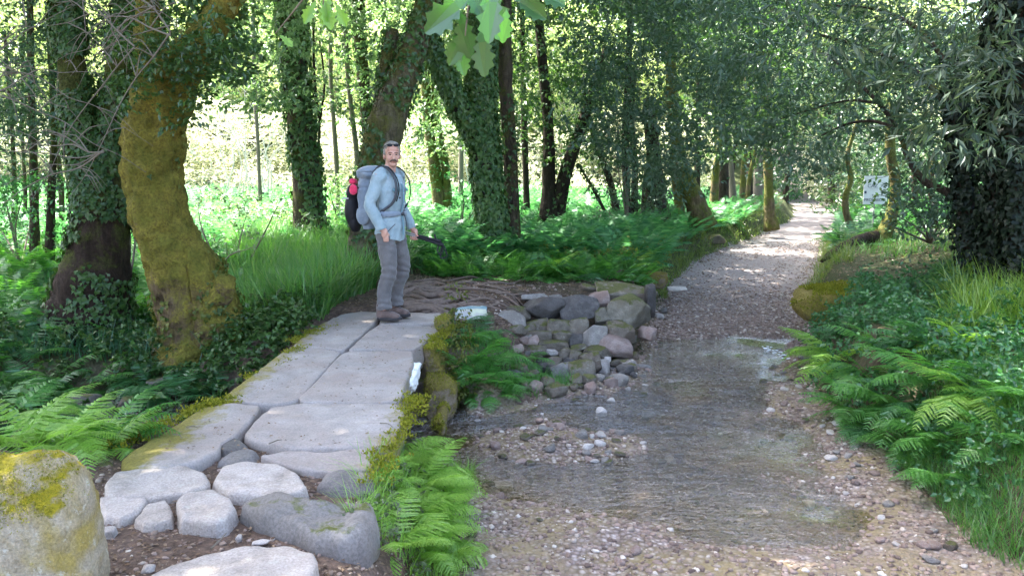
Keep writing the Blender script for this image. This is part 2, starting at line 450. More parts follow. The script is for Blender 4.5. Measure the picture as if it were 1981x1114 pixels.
M_MOSSBLK = rock_mat('moss_covered_stone', (.14, .11, .07), (.28, .22, .15), None, .55, (.27, .22, .045), (.12, .10, .03), scale=1.6, up=.25, bump=.9)
M_BOULDER = rock_mat('lichen_boulder', (.22, .18, .11), (.42, .37, .28), (.27, .21, .06), .20, (.40, .33, .012), (.21, .18, .012), scale=1.6, up=.50, bump=.9, lichen=.5)
M_WETROCK = rock_mat('wet_dark_rock', (.025, .027, .025), (.07, .07, .06), None, 0, scale=2, rough=.35)
M_PEB = None
def pebble_mat():
    m, t = newmat('river_pebble'); g = t.n('NewGeometry')
    tc = t.n('TexCoord').outputs['Object']
    col = t.ramp(g.outputs['Random Per Island'], [(0, (.11, .075, .06)), (.3, (.22, .155, .125)), (.55, (.32, .24, .20)), (.8, (.18, .13, .09)), (.93, (.44, .37, .31)), (1, (.57, .52, .46))])
    n = t.noise(tc, 50, 3, .7)
    col = t.mix(.6, col, t.ramp(n, [(.3, (.6, .6, .6)), (.7, (1.3, 1.3, 1.3))]), 'MULTIPLY')
    t.prin(col, .6, t.bump(n, .3, .01), .35); return m
M_PEB = pebble_mat()
def ground_mat():
    m, t = newmat('forest_floor'); g = t.n('NewGeometry'); co = g.outputs['Position']
    n1 = t.noise(co, 1.2, 6, .65, .3); n2 = t.noise(co, 22, 5, .75); n3 = t.noise(co, 6, 5, .7)
    dirt = t.ramp(n3, [(.3, (.055, .038, .030)), (.55, (.12, .088, .070)), (.75, (.19, .145, .12))])
    lit = t.mix(t.ramp(n2, [(.45, (0, 0, 0)), (.7, (1, 1, 1))]), dirt, (.22, .15, .11))
    gr = t.ramp(n2, [(.3, (.025, .045, .015)), (.7, (.06, .11, .025))])
    sp = t.n('SeparateXYZ'); t.l(co, sp.inputs[0])
    # green where plants grow: away from the trodden strip around the bridge and path
    xs = t.math('ABSOLUTE', t.math('ADD', sp.outputs[0], .6))
    f = t.math('ADD', t.math('MULTIPLY', sp.outputs[1], .055), t.math('MULTIPLY', xs, .10))
    f = t.math('ADD', f, t.math('MULTIPLY', n1, .9))
    f = t.ramp(f, [(.98, (0, 0, 0)), (1.0, (1, 1, 1))])
    m1 = t.n('MapRange'); m1.inputs[1].default_value = 1.05; m1.inputs[2].default_value = 1.35
    f2 = t.math('ADD', t.math('MULTIPLY', sp.outputs[1], .055), t.math('MULTIPLY', xs, .10)); f2 = t.math('ADD', f2, t.math('MULTIPLY', n1, .9)); t.l(f2, m1.inputs[0])
    col = t.mix(m1.outputs[0], lit, t.mix(.35, gr, dirt))
    t.prin(col, .95, t.bump(t.math('ADD', n2, n3), .8, .03), .1); return m
M_GROUND = ground_mat()
def gravel_mat(name, dark=1.0, green=False, wet=False, soft=False):
    m, t = newmat(name); g = t.n('NewGeometry'); co = g.outputs['Position']
    v = t.n('TexVoronoi'); v.inputs['Scale'].default_value = 32; t.l(co, v.inputs['Vector'])
    sepc = t.n('SeparateColor'); t.l(v.outputs['Color'], sepc.inputs[0])
    a = lambda c: tuple(k * dark for k in c)
    col = t.ramp(sepc.outputs[0], [(0, a((.14, .11, .10))), (.4, a((.24, .195, .18))), (.75, a((.34, .29, .27))), (1, a((.50, .45, .43)))])
    col = t.mix(t.ramp(v.outputs['Distance'], [(.25, (0, 0, 0)), (.75, (1, 1, 1))]), col, a((.10, .075, .06)))
    n1 = t.noise(co, .9, 5, .6, .5); n2 = t.noise(co, 14, 5, .75)
    soil = t.ramp(n2, [(.3, a((.13, .10, .085))), (.7, a((.27, .22, .20)))])
    col = t.mix(t.ramp(n1, [(.42, (0, 0, 0)), (.62, (.8, .8, .8))]), col, soil)
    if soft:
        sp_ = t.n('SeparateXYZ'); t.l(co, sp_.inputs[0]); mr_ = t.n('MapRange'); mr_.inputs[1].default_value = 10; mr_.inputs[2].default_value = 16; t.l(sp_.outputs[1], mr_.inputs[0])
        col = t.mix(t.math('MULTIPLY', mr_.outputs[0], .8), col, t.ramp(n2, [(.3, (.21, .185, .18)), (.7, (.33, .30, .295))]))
    if green: col = t.mix(t.ramp(t.noise(co, 2.2, 5, .7), [(.38, (0, 0, 0)), (.62, (.7, .7, .7))]), col, (.24, .19, .085))
    h = t.math('SUBTRACT', 1.0, v.outputs['Distance'])
    t.prin(col, .35 if wet else .85, t.bump(t.math('ADD', h, n2), .8, .02), .3); return m
M_PATH = gravel_mat('gravel_path_surface', 1.05, False, False, True)
M_BED = gravel_mat('stream_bed_gravel', 1.1, True)
def water_mat():
    m, t = newmat('clear_water'); g = t.n('NewGeometry'); co = g.outputs['Position']
    mp = t.n('Mapping'); mp.inputs['Rotation'].default_value = (0, 0, .2); mp.inputs['Scale'].default_value = (1, 2.4, 1); t.l(co, mp.inputs[0])
    n1 = t.noise(mp.outputs[0], 5, 3, .55, .3); n2 = t.noise(mp.outputs[0], 16, 3, .6, .2); n3 = t.noise(co, 1.2, 2, .5)
    sp = t.n('SeparateXYZ'); t.l(co, sp.inputs[0])
    # riffle: choppier over the shallow bar than in the pool by the far edge
    mr = t.n('MapRange'); mr.inputs[1].default_value = 9.2; mr.inputs[2].default_value = 7.6; mr.inputs[3].default_value = .3; mr.inputs[4].default_value = 1; t.l(sp.outputs[1], mr.inputs[0])
    m3 = t.n('MapRange'); m3.inputs[1].default_value = 4.9; m3.inputs[2].default_value = 6.5; m3.inputs[3].default_value = .25; m3.inputs[4].default_value = 1; t.l(sp.outputs[1], m3.inputs[0])
    pat = t.ramp(n3, [(.38, (.15, .15, .15)), (.58, (1.35, 1.35, 1.35))])
    h = t.math('MULTIPLY', t.math('ADD', n1, t.math('MULTIPLY', n2, .55)), t.math('MULTIPLY', t.math('MULTIPLY', mr.outputs[0], m3.outputs[0]), pat))
    b = t.bump(h, 1.0, .12)
    fr = t.n('Fresnel'); fr.inputs[0].default_value = 1.75; t.l(b, fr.inputs['Normal']); f0 = t.n('Fresnel'); f0.inputs[0].default_value = 1.75
    fac = t.math('ADD', t.math('MULTIPLY', fr.outputs[0], 1.1), t.math('MULTIPLY', f0.outputs[0], .15))
    tr = t.n('BsdfTransparent'); tr.inputs[0].default_value = (.96, .91, .79, 1)
    gl = t.n('BsdfGlossy'); gl.inputs['Roughness'].default_value = .04; gl.inputs[0].default_value = (1, 1, 1, 1); t.l(b, gl.inputs['Normal'])
    mx = t.n('MixShader'); t.l(fac, mx.inputs[0]); t.l(tr.outputs[0], mx.inputs[1]); t.l(gl.outputs[0], mx.inputs[2])
    t.l(mx.outputs[0], t.o.inputs[0]); return m
M_WATER = water_mat()
B_MOSSY = bark_mat('moss_covered_bark', (.07, .045, .028), (.24, .17, .10), .69, (.34, .285, .05), (.13, .105, .028), top=1.2)
B_IVY = bark_mat('greenish_bark', (.03, .024, .018), (.12, .095, .065), .45, (.10, .11, .03), (.05, .055, .015))
B_DARK = bark_mat('dark_bark', (.018, .014, .011), (.07, .055, .042), .36, (.07, .08, .02), (.03, .035, .01))
B_RED = bark_mat('reddish_rotting_bark', (.018, .013, .010), (.075, .05, .038), .38, (.10, .11, .03), (.05, .055, .015), top=.4)
B_LIT = bark_mat('golden_moss_bark', (.07, .055, .035), (.22, .17, .10), .56, (.17, .175, .05), (.08, .085, .025))
B_TAN = bark_mat('tan_bark', (.06, .052, .035), (.21, .18, .115), .52, (.16, .15, .05), (.08, .08, .025))
B_TWIG = plain('grey_twig_bark', (.15, .13, .10), .9)
B_ROOT = plain('root_bark', (.17, .125, .10), .85, .4, 25, .6)
# ------------------------------------------------------------------ terrain
def build_terrain():
    ys = [-26.0]
    while ys[-1] < 130:
        y = ys[-1]; ys.append(y + (1.2 if y < 0 else .25 if y < 2.6 else max(.035, .0085 * y * (1 if y < 30 else 2))))
    ys = np.array(ys); nu = 521
    u = np.linspace(-1, 1, nu); u = .42 * u + .58 * u ** 3
    W = 14 + 1.15 * np.abs(ys)
    X = u[None, :] * W[:, None] + .35; Y = np.repeat(ys[:, None], nu, 1)
    Z = H(X, Y)
    V = np.stack([X, Y, Z], -1).reshape(-1, 3)
    n, m = X.shape
    i = (np.arange(n - 1)[:, None] * m + np.arange(m - 1)[None, :])
    Fq = np.stack([i, i + 1, i + m + 1, i + m], -1).reshape(-1, 4)
    cx = X[:-1, :-1].ravel(); cy = Y[:-1, :-1].ravel()
    s = sdf(cx, cy, LOW) + .12 * fbm(np.stack([cx, cy, 0 * cx], 1) * 3, 2, 5)
    low = s < .03
    pathm = low & (cy > 9.4); bed = (low & (cy <= 9.4)) | ((dseg(cx, cy, CHAN) < 1.2) & (cx < -.0) & (cx > -1.6))
    gr = ~(pathm | bed)
    for name, msk, mat, lab in (('ground', gr, M_GROUND, 'dark leaf littered soil of the wood and meadow'),
                                ('path', pathm, M_PATH, 'grey gravel track climbing away from the ford'),
                                ('stream_bed', bed, M_BED, 'pebbly bed of the shallow ford')):
        f = Fq[msk]; used, inv = np.unique(f, return_inverse=True)
        o = link(name, mesh_from(name, V[used], inv.reshape(f.shape), mat, True)); tag(o, lab, None, None, 'structure')
build_terrain()
# water sheet
def build_water():
    xs = np.arange(-14, 5.2, .12); ys = np.arange(3.6, 10.6, .12)
    X, Y = np.meshgrid(xs, ys)
    keep = (sdf(X.ravel(), Y.ravel(), LOW) < .5) & (Y.ravel() < 10.3) & (X.ravel() > -.9) | (dseg(X.ravel(), Y.ravel(), CHAN) < 1.4) & (X.ravel() < .2)
    n, m = X.shape
    V = np.stack([X, Y, np.full_like(X, WZ)], -1).reshape(-1, 3)
    i = (np.arange(n - 1)[:, None] * m + np.arange(m - 1)[None, :])
    Fq = np.stack([i, i + 1, i + m + 1, i + m], -1).reshape(-1, 4)
    f = Fq[keep.reshape(n, m)[:-1, :-1].ravel()]
    used, inv = np.unique(f, return_inverse=True)
    o = link('water', mesh_from('water', V[used], inv.reshape(f.shape), M_WATER, True)); tag(o, 'clear shallow stream water over pebbles', None, None, 'structure')
build_water()
# ------------------------------------------------------------------ slabs and paving stones
def outline(pts, n, jit, seed, sm_=2):
    pts = np.array(pts); q = np.vstack([pts, pts[:1]])
    L = np.concatenate([[0], np.cumsum(np.linalg.norm(np.diff(q, axis=0), axis=1))])
    s = np.linspace(0, L[-1], n, endpoint=False)
    o = np.stack([np.interp(s, L, q[:, 0]), np.interp(s, L, q[:, 1])], 1)
    for _ in range(sm_): o = .25 * np.roll(o, 1, 0) + .5 * o + .25 * np.roll(o, -1, 0)
    c = o.mean(0); d = unit(o - c)
    w = fbm(np.stack([o[:, 0] * 7, o[:, 1] * 7, np.full(n, seed * 1.7)], 1), 5, seed)
    return o + d * (w * jit)[:, None]
def slab(name, pix, top, thick, label, cat, mat, seed, jit=.02, bev=.016, dome=0.0, rough=.007, tilt=(0, 0), group=None, n=132, loc2=None):
    pts = [G(px, py, top)[:2] for px, py in pix] if loc2 is None else loc2
    o = outline(pts, n, jit, seed); c = o.mean(0); o = c + (o - c) * (1 + (.002 if name == 'deck_slab' else .004) / np.linalg.norm(o - c, axis=1))[:, None]
    rings = [(1.0, -thick, .97), (1.0, -thick * .55, 1.0), (1.0, -bev * 1.4, 1.0), (1.0, -bev * .55, .995)]
    V = []
    R = np.linalg.norm(o - c, axis=1)
    def ring(ins, z):   # ins: inset in metres
        k = np.maximum(1 - ins / R, 0)
        return np.column_stack([c + (o - c) * k[:, None], np.full(n, z)])
    V.append(ring(.03, -thick)); V.append(ring(0, -thick * .6)); V.append(ring(-.006, -thick * .3)); V.append(ring(0, -bev * 1.3)); V.append(ring(bev * .25, -bev * .55)); V.append(ring(bev * .7, -bev * .15)); V.append(ring(bev * 1.3, 0))
    ks = np.linspace(1, 0.03, 16)[1:]
    base = V[-1]
    for k in ks: V.append(np.column_stack([c + (base[:, :2] - c) * k, np.zeros(n)]))
    V = np.array(V); nr = len(V); V = V.reshape(-1, 3)
    q = np.column_stack([V[:, 0], V[:, 1], V[:, 2] + seed])
    rr = np.linalg.norm(V[:, :2] - c, axis=1) / R.max()
    lv = ss(V[:, 2], -bev * 2, 0)
    V[:, 2] += lv * (rough * 1.8 * fbm(q * 2.2, 3, seed) + rough * 1.5 * fbm(q * 9, 4, seed + 3) + dome * (1 - rr ** 2))
    side = 1 - lv
    V[:, :2] += unit(V[:, :2] - c) * (side * .025 * fbm(np.column_stack([V[:, 0] * 6, V[:, 1] * 6, V[:, 2] * 14]), 4, seed + 5))[:, None]
    V[:, 2] += (V[:, 0] - c[0]) * tilt[0] + (V[:, 1] - c[1]) * tilt[1]
    i = np.arange(nr - 1)[:, None] * n; j = np.arange(n)[None, :]; j2 = (j + 1) % n
    Fq = np.stack([i + j, i + j2, i + n + j2, i + n + j], -1).reshape(-1, 4)
    V = np.vstack([V, [c[0], c[1], V[-n:, 2].mean()]])
    jj = np.arange(0, n - 1, 2); b = (nr - 1) * n
    cap = np.stack([np.full(len(jj), nr * n), b + jj, b + jj + 1, b + (jj + 2) % n], -1)
    V[:, 2] += top
    ob = obj(name, (V, np.vstack([Fq, cap])), mat, None, True, (c[0], c[1], top - thick))
    return tag(ob, label, cat, group)
def slab_mat():
    """granite deck slab: yellow-green moss creeps in from the two outer edges of the bridge"""
    m, t = newmat('bridge_granite'); g = t.n('NewGeometry'); co = g.outputs['Position']
    n1 = t.noise(co, 4, 8, .65); n2 = t.noise(co, 85, 3, .7); n3 = t.noise(co, 1.4, 5, .6, .8); n4 = t.noise(co, 12, 5, .8)
    col = t.ramp(n1, [(.3, (.25, .225, .205)), (.7, (.40, .365, .34))])
    col = t.mix(t.ramp(n3, [(.42, (0, 0, 0)), (.62, (.8, .8, .8))]), col, (.30, .25, .22))
    col = t.mix(.5, col, t.ramp(n2, [(.3, (.55, .55, .55)), (.7, (1.35, 1.33, 1.3))]), 'MULTIPLY')
    col = t.mix(t.ramp(n4, [(.58, (0, 0, 0)), (.70, (.6, .6, .6))]), col, (.15, .13, .11))
    sp = t.n('SeparateXYZ'); t.l(co, sp.inputs[0])
    e1 = t.math('SUBTRACT', -1.90, sp.outputs[0]); e2 = t.math('SUBTRACT', sp.outputs[0], -.76)
    e = t.math('ADD', t.math('MAXIMUM', e1, e2), t.math('MULTIPLY', t.math('SUBTRACT', t.noise(co, 5, 6, .75), .5), .75))
    f = t.ramp(t.math('ADD', t.math('MULTIPLY', e, 3.0), .5), [(.40, (0, 0, 0)), (.78, (1, 1, 1))])
    mt = t.noise(co, 60, 4, .8)
    mc = t.mix(t.ramp(mt, [(.3, (0, 0, 0)), (.7, (1, 1, 1))]), (.14, .12, .035), (.32, .27, .06))
    col = t.mix(f, col, mc)
    h = t.math('ADD', t.math('ADD', n1, t.math('MULTIPLY', n2, .25)), t.math('MULTIPLY', t.math('MULTIPLY', mt, f), 1.2))
    t.prin(col, .8, t.bump(h, .45, .02), .3); return m
M_DECK = slab_mat()
GB = 'granite slabs paving the footbridge'
slab('deck_slab', [(425, 772), (470, 738), (520, 700), (560, 671), (600, 668), (660, 680), (648, 697), (612, 735), (578, 772), (540, 779), (470, 777)], .0, .24, 'long grey granite slab with mossy left edge, middle of the bridge', 'stone slab', M_DECK, 1, .008, group=GB)
slab('deck_slab', [(578, 768), (614, 732), (655, 689), (668, 680), (730, 677), (798, 677), (800, 700), (786, 735), (776, 776), (690, 778), (582, 776)], .004, .24, 'large clean granite slab beside the broken white edge of the bridge', 'stone slab', M_DECK, 2, .008, group=GB)
slab('deck_slab', [(566, 668), (588, 650), (618, 628), (660, 608), (700, 601), (735, 602), (727, 622), (700, 648), (664, 676), (625, 672)], .002, .24, 'granite slab tapering back behind the hiker on the mossy side', 'stone slab', M_DECK, 3, .008, group=GB)
slab('deck_slab', [(674, 675), (706, 646), (732, 629), (790, 628), (848, 628), (846, 645), (822, 662), (801, 673), (740, 674)], .006, .24, 'granite slab just in front of the boots of the hiker', 'stone slab', M_DECK, 4, .008, group=GB)
slab('deck_slab', [(734, 625), (740, 600), (790, 603), (850, 604), (868, 612), (852, 624), (790, 625)], -.002, .22, 'narrow granite slab under the hiker standing on the bridge', 'stone slab', M_DECK, 5, .008, group=GB)
slab('deck_slab', [(232, 888), (262, 862), (345, 818), (395, 786), (440, 779), (502, 782), (497, 800), (468, 833), (428, 858), (424, 872), (385, 893), (310, 908), (250, 905)], .01, .24, 'tilted granite slab with mossy outer edge above the ferny ditch', 'stone slab', M_DECK, 6, .012, tilt=(.015, .0), group=GB)
slab('deck_slab', [(522, 787), (600, 780), (772, 780), (784, 800), (770, 840), (755, 862), (640, 866), (550, 865), (482, 848), (472, 838), (492, 815)], .008, .24, 'broad pale granite slab crossing in front of the long crack', 'stone slab', M_DECK, 7, .010, dome=.012, group=GB)
slab('deck_slab', [(502, 880), (560, 868), (640, 872), (718, 862), (735, 880), (722, 903), (640, 912), (590, 905), (540, 893)], .0, .22, 'cracked pale slab edged by fern, first of the bridge deck', 'stone slab', M_DECK, 8, .014, group=GB)
GP = 'irregular stones paving the approach to the bridge'
slab('paving_stone', [(203, 935), (225, 912), (290, 898), (350, 898), (395, 912), (400, 930), (385, 945), (320, 958), (250, 960), (210, 955)], .012, .2, 'oval grey paving stone, widest of the small ones', 'paving stone', M_FORE, 21, .028, .016, .0, .010, group=GP)
slab('paving_stone', [(414, 925), (430, 897), (470, 889), (540, 893), (575, 915), (595, 938), (570, 951), (500, 955), (440, 948)], .02, .2, 'white-topped paving stone split by a fine diagonal crack', 'paving stone', M_FORE, 22, .028, .016, .0, .010, group=GP)
slab('paving_stone', [(196, 962), (240, 960), (284, 964), (262, 990), (232, 1003), (205, 998), (195, 980)], .0, .2, 'small wedge-shaped paving stone next to the big boulder', 'paving stone', M_FORE, 23, .028, .016, .0, .010, group=GP)
slab('paving_stone', [(264, 1000), (285, 972), (320, 965), (338, 985), (335, 1005), (300, 1013), (275, 1013)], .0, .2, 'smallest five-sided paving stone between two larger ones', 'paving stone', M_FORE, 24, .028, .016, .0, .010, group=GP)
slab('paving_stone', [(341, 965), (365, 950), (410, 945), (445, 958), (455, 980), (440, 1003), (420, 1010), (385, 1005), (350, 1000)], .03, .24, 'chunky pale paving stone with a rounded top and chipped front', 'paving stone', M_FORE, 25, .028, .016, .0, .010, group=GP)
slab('paving_stone', [(465, 975), (482, 955), (530, 955), (600, 962), (680, 958), (722, 965), (728, 1000), (715, 1030), (660, 1050), (610, 1040), (560, 1010), (500, 995)], .04, .26, 'dark grey weathered block with a smooth hump, beside the fern', 'paving stone', rock_mat('dark_block', (.13, .12, .115), (.25, .235, .22), (.18, .165, .15), .18, scale=1.2, bump=.6), 26, .026, .05, .02, .03, group=GP)
slab('paving_stone', [(240, 1135), (330, 1095), (400, 1068), (480, 1056), (560, 1050), (612, 1068), (615, 1090), (590, 1130), (520, 1200), (380, 1230), (260, 1190)], .05, .2, 'large flat lilac-grey slab at the bottom edge of the approach', 'paving stone', M_FORE, 27, .028, .014, .0, .012, group=GP)
slab('paving_stone', [(425, 862), (440, 843), (462, 848), (480, 862), (455, 872), (430, 872)], -.005, .18, 'little brown wedge stone filling the gap between two slabs', 'paving stone', M_DKSTONE, 28, .006, .02, .01, .006, group=GP, n=60)
slab('paving_stone', [(418, 892), (440, 875), (480, 862), (500, 870), (494, 885), (455, 893)], -.008, .18, 'brown low stone jammed under the corner of the broad slab', 'paving stone', M_DKSTONE, 29, .008, .03, .01, .006, group=GP, n=60)
slab('paving_stone', [(612, 938), (625, 918), (665, 908), (720, 910), (725, 940), (690, 950), (640, 948)], -.01, .2, 'rough brown stone sunk in litter behind the dark block', 'paving stone', M_DKSTONE, 30, .014, .04, .015, .012, group=GP)
def place_rock(px, py, wpx, hpx, d, label, mat, seed, name='wall_stone', cat='stone', group=None, ang=.6, depth=None, rz=0., sub=4, amp=.06):
    """rock whose middle shows at photo pixel px,py and that spans wpx x hpx pixels at distance d"""
    w, h = wpx * pxm(d), hpx * pxm(d)
    c = P(px, py, d); dp = depth or (.55 * w + .45 * h)
    V, f = rock(seed, (w, dp, h), ang, sub, amp)
    if rz: V = rotz(V, rz)
    if group and group.startswith('tumbled'): V = roty(V, rnd.uniform(-.22, .22)); V = rotx(V, rnd.uniform(-.3, .1))
    o = link(name, mesh_from(name, V, f, mat, True), None, tuple(c))
    return tag(o, label, cat, group)
place_rock(205, 914, 82, 60, 4.3, 'crumbly brown stone beside the oval paving stone', M_WALL, 31, 'edge_stone', 'stone')
V, f = rock(33, (1, 1, 1), .0, 5, .10); V[:, 0] *= 1 - .42 * (V[:, 2] + .1).clip(0); V[:, 0] -= .10 * V[:, 2]; V[:, 2] += .05 * V[:, 0]
tag(link('mossy_boulder', mesh_from('mossy_boulder', V * np.array([.68, .75, .95]), f, M_BOULDER, True), None, tuple(P(18, 1125, 2.75))), 'huge rounded boulder with bright yellow moss on top', 'boulder')
place_rock(210, 1030, 34, 22, 3.4, 'small pale stone lodged against the mossy boulder', M_PALE, 36, 'loose_stone', 'stone', sub=3)
for k, (px, py, w, h, lab) in enumerate([(425, 1018, 22, 14, 'white chip lying below the chunky paving stone'), (287, 1101, 26, 16, 'white pebble on the soil near the bottom edge'), (505, 1048, 34, 9, 'flat sliver of white stone behind the lilac slab'), (462, 1040, 14, 12, 'tiny pale chip on the bare soil'), (388, 1012, 14, 9, 'rusty pebble under the chunky paving stone')]):
    g = G(px, py, -.03); place_rock(px, py, w, h, g[1], lab, M_PALE, 40 + k, 'loose_stone', 'stone', 'loose chips on the approach', sub=3)
# bridge side: abutment blocks, supports below the deck
GA = 'mossy blocks of the bridge abutment'
for a in [(857, 646, 34, 66, 8.0, 'tall block with golden moss at the far corner of the deck', 51), (838, 700, 58, 88, 7.35, 'hairy moss block topped with trailing plants at the deck edge', 52),
          (855, 764, 64, 78, 6.95, 'brown block standing in the stream under the mossy ones', 53), (853, 808, 24, 36, 6.3, 'slim round-topped stone leaning over the water', 54)]:
    place_rock(*a[:5], a[5], M_MOSSBLK, a[6], 'abutment_block', 'stone block', GA, ang=.9, depth=.5, amp=.05)
for k, (x, y, sx, sy, z0, z1, lab) in enumerate([(-1.3, 7.9, 1.5, .9, -1.0, -.25, 'dark pier stone under the far end of the deck'), (-1.35, 4.75, 1.5, .7, -1.0, -.23, 'dark pier stone under the near end of the deck'),
                                            (-.98, 7.35, .6, .5, -1.0, -.24, 'damp pier stone under the white broken edge'), (-1.3, 6.1, .5, .5, -1., -.24, 'damp middle pier stone in the shade below the deck')]):
    V, f = rock(60 + k, (sx, sy, z1 - z0), .95, 4, .04)
    tag(link('pier_stone', mesh_from('pier_stone', V, f, M_WALL, True), None, (x, y, (z0 + z1) / 2)), lab, 'stone block', 'piers under the deck')
# broken white edge of the deck
V, f = rock(71, (.15, .62, .2), .8, 4, .22)
o = link('broken_slab_edge', mesh_from('broken_slab_edge', V, f, plain('whitewashed_stone', (.82, .82, .78), .8, .3, 9, .8), True), None, tuple(P(791, 729, 6.35))); tag(o, 'whitewashed broken edge of the deck slab over the mossy blocks', 'stone edge')
def blue_mat():
    m, t = newmat('painted_stone'); tc = t.n('TexCoord').outputs['Object']
    n = t.noise(tc, 6, 4, .6); n2 = t.noise(tc, 3, 2, .5)
    c = t.mix(t.ramp(n2, [(.46, (0, 0, 0)), (.54, (1, 1, 1))]), (.24, .36, .40), t.ramp(n, [(.45, (.42, .40, .38)), (.62, (.6, .62, .45))])); t.prin(c, .7, t.bump(n, .4, .01)); return m
place_rock(912, 606, 62, 22, 8.9, 'flat stone daubed with faded blue and yellow paint', blue_mat(), 73, 'painted_stone', 'stone', ang=.8, depth=.45)
# ------------------------------------------------------------------ tumbled dry stone wall by the ford
WS = [(110, 510, 300, 230, 0, 'big smooth rounded boulder at the ferny end of the wall'), (180, 400, 240, 120, 1, 'low grey stone behind the smooth boulder'), (430, 360, 340, 190, 2, 'angular stone with a black cleft and a pale face'),
 (350, 262, 230, 60, 0, 'flat lilac capstone lying on the angular stone'), (740, 340, 340, 200, 2, 'wide dark rounded block in the top row'), (915, 290, 180, 150, 3, 'pinkish stone leaning on the wide dark block'),
 (1160, 212, 500, 110, 1, 'long flat capstone at the end of the wall'), (1385, 290, 90, 260, 2, 'upright dark end stone by the gravel track'), (1180, 380, 370, 265, 4, 'green algae-covered square block under the long capstone'),
 (960, 430, 150, 165, 4, 'greenish square stone beside the algae block'), (1065, 410, 95, 105, 4, 'small green stone wedged beside the algae block'), (360, 512, 210, 100, 1, 'flattish brown-grey stone under the black-cleft stone'),
 (560, 540, 200, 155, 1, 'square brown stone in the middle course'), (740, 540, 175, 165, 1, 'brown block under the wide dark one'), (300, 560, 110, 130, 1, 'small stone beside the smooth boulder'),
 (380, 620, 225, 125, 1, 'tan oval stone halfway down the heap'), (570, 620, 190, 130, 1, 'tan humped stone with a flat lower face'), (720, 642, 130, 115, 2, 'split stone half pale half black'),
 (880, 612, 195, 195, 0, 'grey pyramid stone with a lilac tip'), (1000, 560, 115, 115, 4, 'small greenish stone behind the pyramid stone'), (1110, 572, 235, 205, 1, 'big brown-grey wedge beside the pool'),
 (1060, 692, 295, 175, 3, 'large pinkish-brown triangular stone at the water'), (1358, 582, 140, 115, 3, 'rusty pink stone standing at the edge of the track'), (510, 682, 260, 92, 1, 'long tan stone with a lichened top'),
 (200, 725, 180, 92, 1, 'low brown stone half hidden by fern'), (350, 747, 185, 112, 1, 'dull brown stone under the long tan one'), (505, 752, 125, 62, 5, 'small cream oval stone'),
 (630, 762, 130, 95, 1, 'olive-brown stone beside the cream oval'), (740, 722, 145, 85, 1, 'grey-tan stone under the split stone'), (290, 790, 125, 85, 1, 'tan triangular stone near the fern'),
 (395, 836, 175, 50, 2, 'thin dark flat stone under the tan triangle'), (525, 835, 130, 92, 1, 'flat-topped grey cube of a stone'), (655, 832, 105, 62, 2, 'little dark stone between bigger ones'),
 (720, 790, 125, 100, 1, 'grey-brown stone in the lower middle of the heap'), (900, 762, 265, 115, 1, 'brown slab leaning under the pinkish triangle'), (590, 925, 190, 150, 0, 'pale grey pointed stone in the bottom row'),
 (770, 920, 230, 180, 1, 'broad brown stone streaked with tan in the bottom row'), (840, 852, 175, 190, 1, 'tall leaning brown-grey stone above the bottom row'), (485, 915, 95, 95, 2, 'dark stone left of the pale pointed one'),
 (380, 892, 190, 76, 2, 'bluish-grey flat stone in the bottom row'), (958, 892, 115, 145, 5, 'bright white-faced stone standing by the water'), (985, 820, 85, 75, 5, 'pale lump above the white-faced stone'),
 (1090, 842, 145, 55, 1, 'flat brown shard beside the pale lump'), (1280, 882, 200, 50, 0, 'flat grey stone lying in the pool'), (1130, 912, 155, 62, 3, 'pinkish flat stone by the pool'),
 (1040, 970, 145, 62, 3, 'pink oval stone at the foot of the heap'), (925, 987, 92, 82, 5, 'round cream pebble in the bottom row'), (1028, 1035, 145, 70, 3, 'rosy oval cobble at the shallows'),
 (1140, 1020, 85, 82, 5, 'pale pink cobble beside the rosy oval'), (700, 1020, 165, 62, 2, 'dark brown stone at the grassy foot of the heap'), (935, 1062, 105, 62, 3, 'rose-grey cobble at the foot of the heap'),
 (1180, 985, 92, 42, 3, 'thin pink pebble stone near the pool'), (1300, 975, 64, 32, 5, 'small whitish pebble standing out of the pool'), (115, 625, 210, 135, 4, 'greenish sloping stone next to the ferns'),
 (205, 812, 160, 95, 1, 'brown earthy stone behind the drooping fern'), (860, 182, 190, 55, 1, 'low flat stone on the trodden bank'), (530, 266, 115, 62, 0, 'small grey stone on the wall top')]
MW = {0: rock_mat('grey_wall_stone', (.14, .13, .12), (.29, .27, .25), (.19, .17, .15), .12, scale=2, bump=.6, lichen=.3), 1: M_WALL, 2: M_WALLD, 3: M_WALLP, 4: M_WALLG, 5: M_PALE}
for k, (cx, cy, w, h, m, lab) in enumerate(WS):
    px, py = 960 + cx / 4.64, 520 + cy / 4.64
    bot = py + h / 9.28
    d = 7.95 + (752 - bot) * .0098 + .0009 * max(0, px - 1150)
    d += .12
    place_rock(px, py, w / 4.64 * 1.12, h / 4.64 * 1.16, d, lab, MW[m], 100 + k, 'wall_stone', 'stone', 'tumbled stones of the low wall by the ford', ang=(.85 if k in (3, 4, 6, 8, 9, 11, 12) else .35 + .5 * rnd.random()), sub=4)
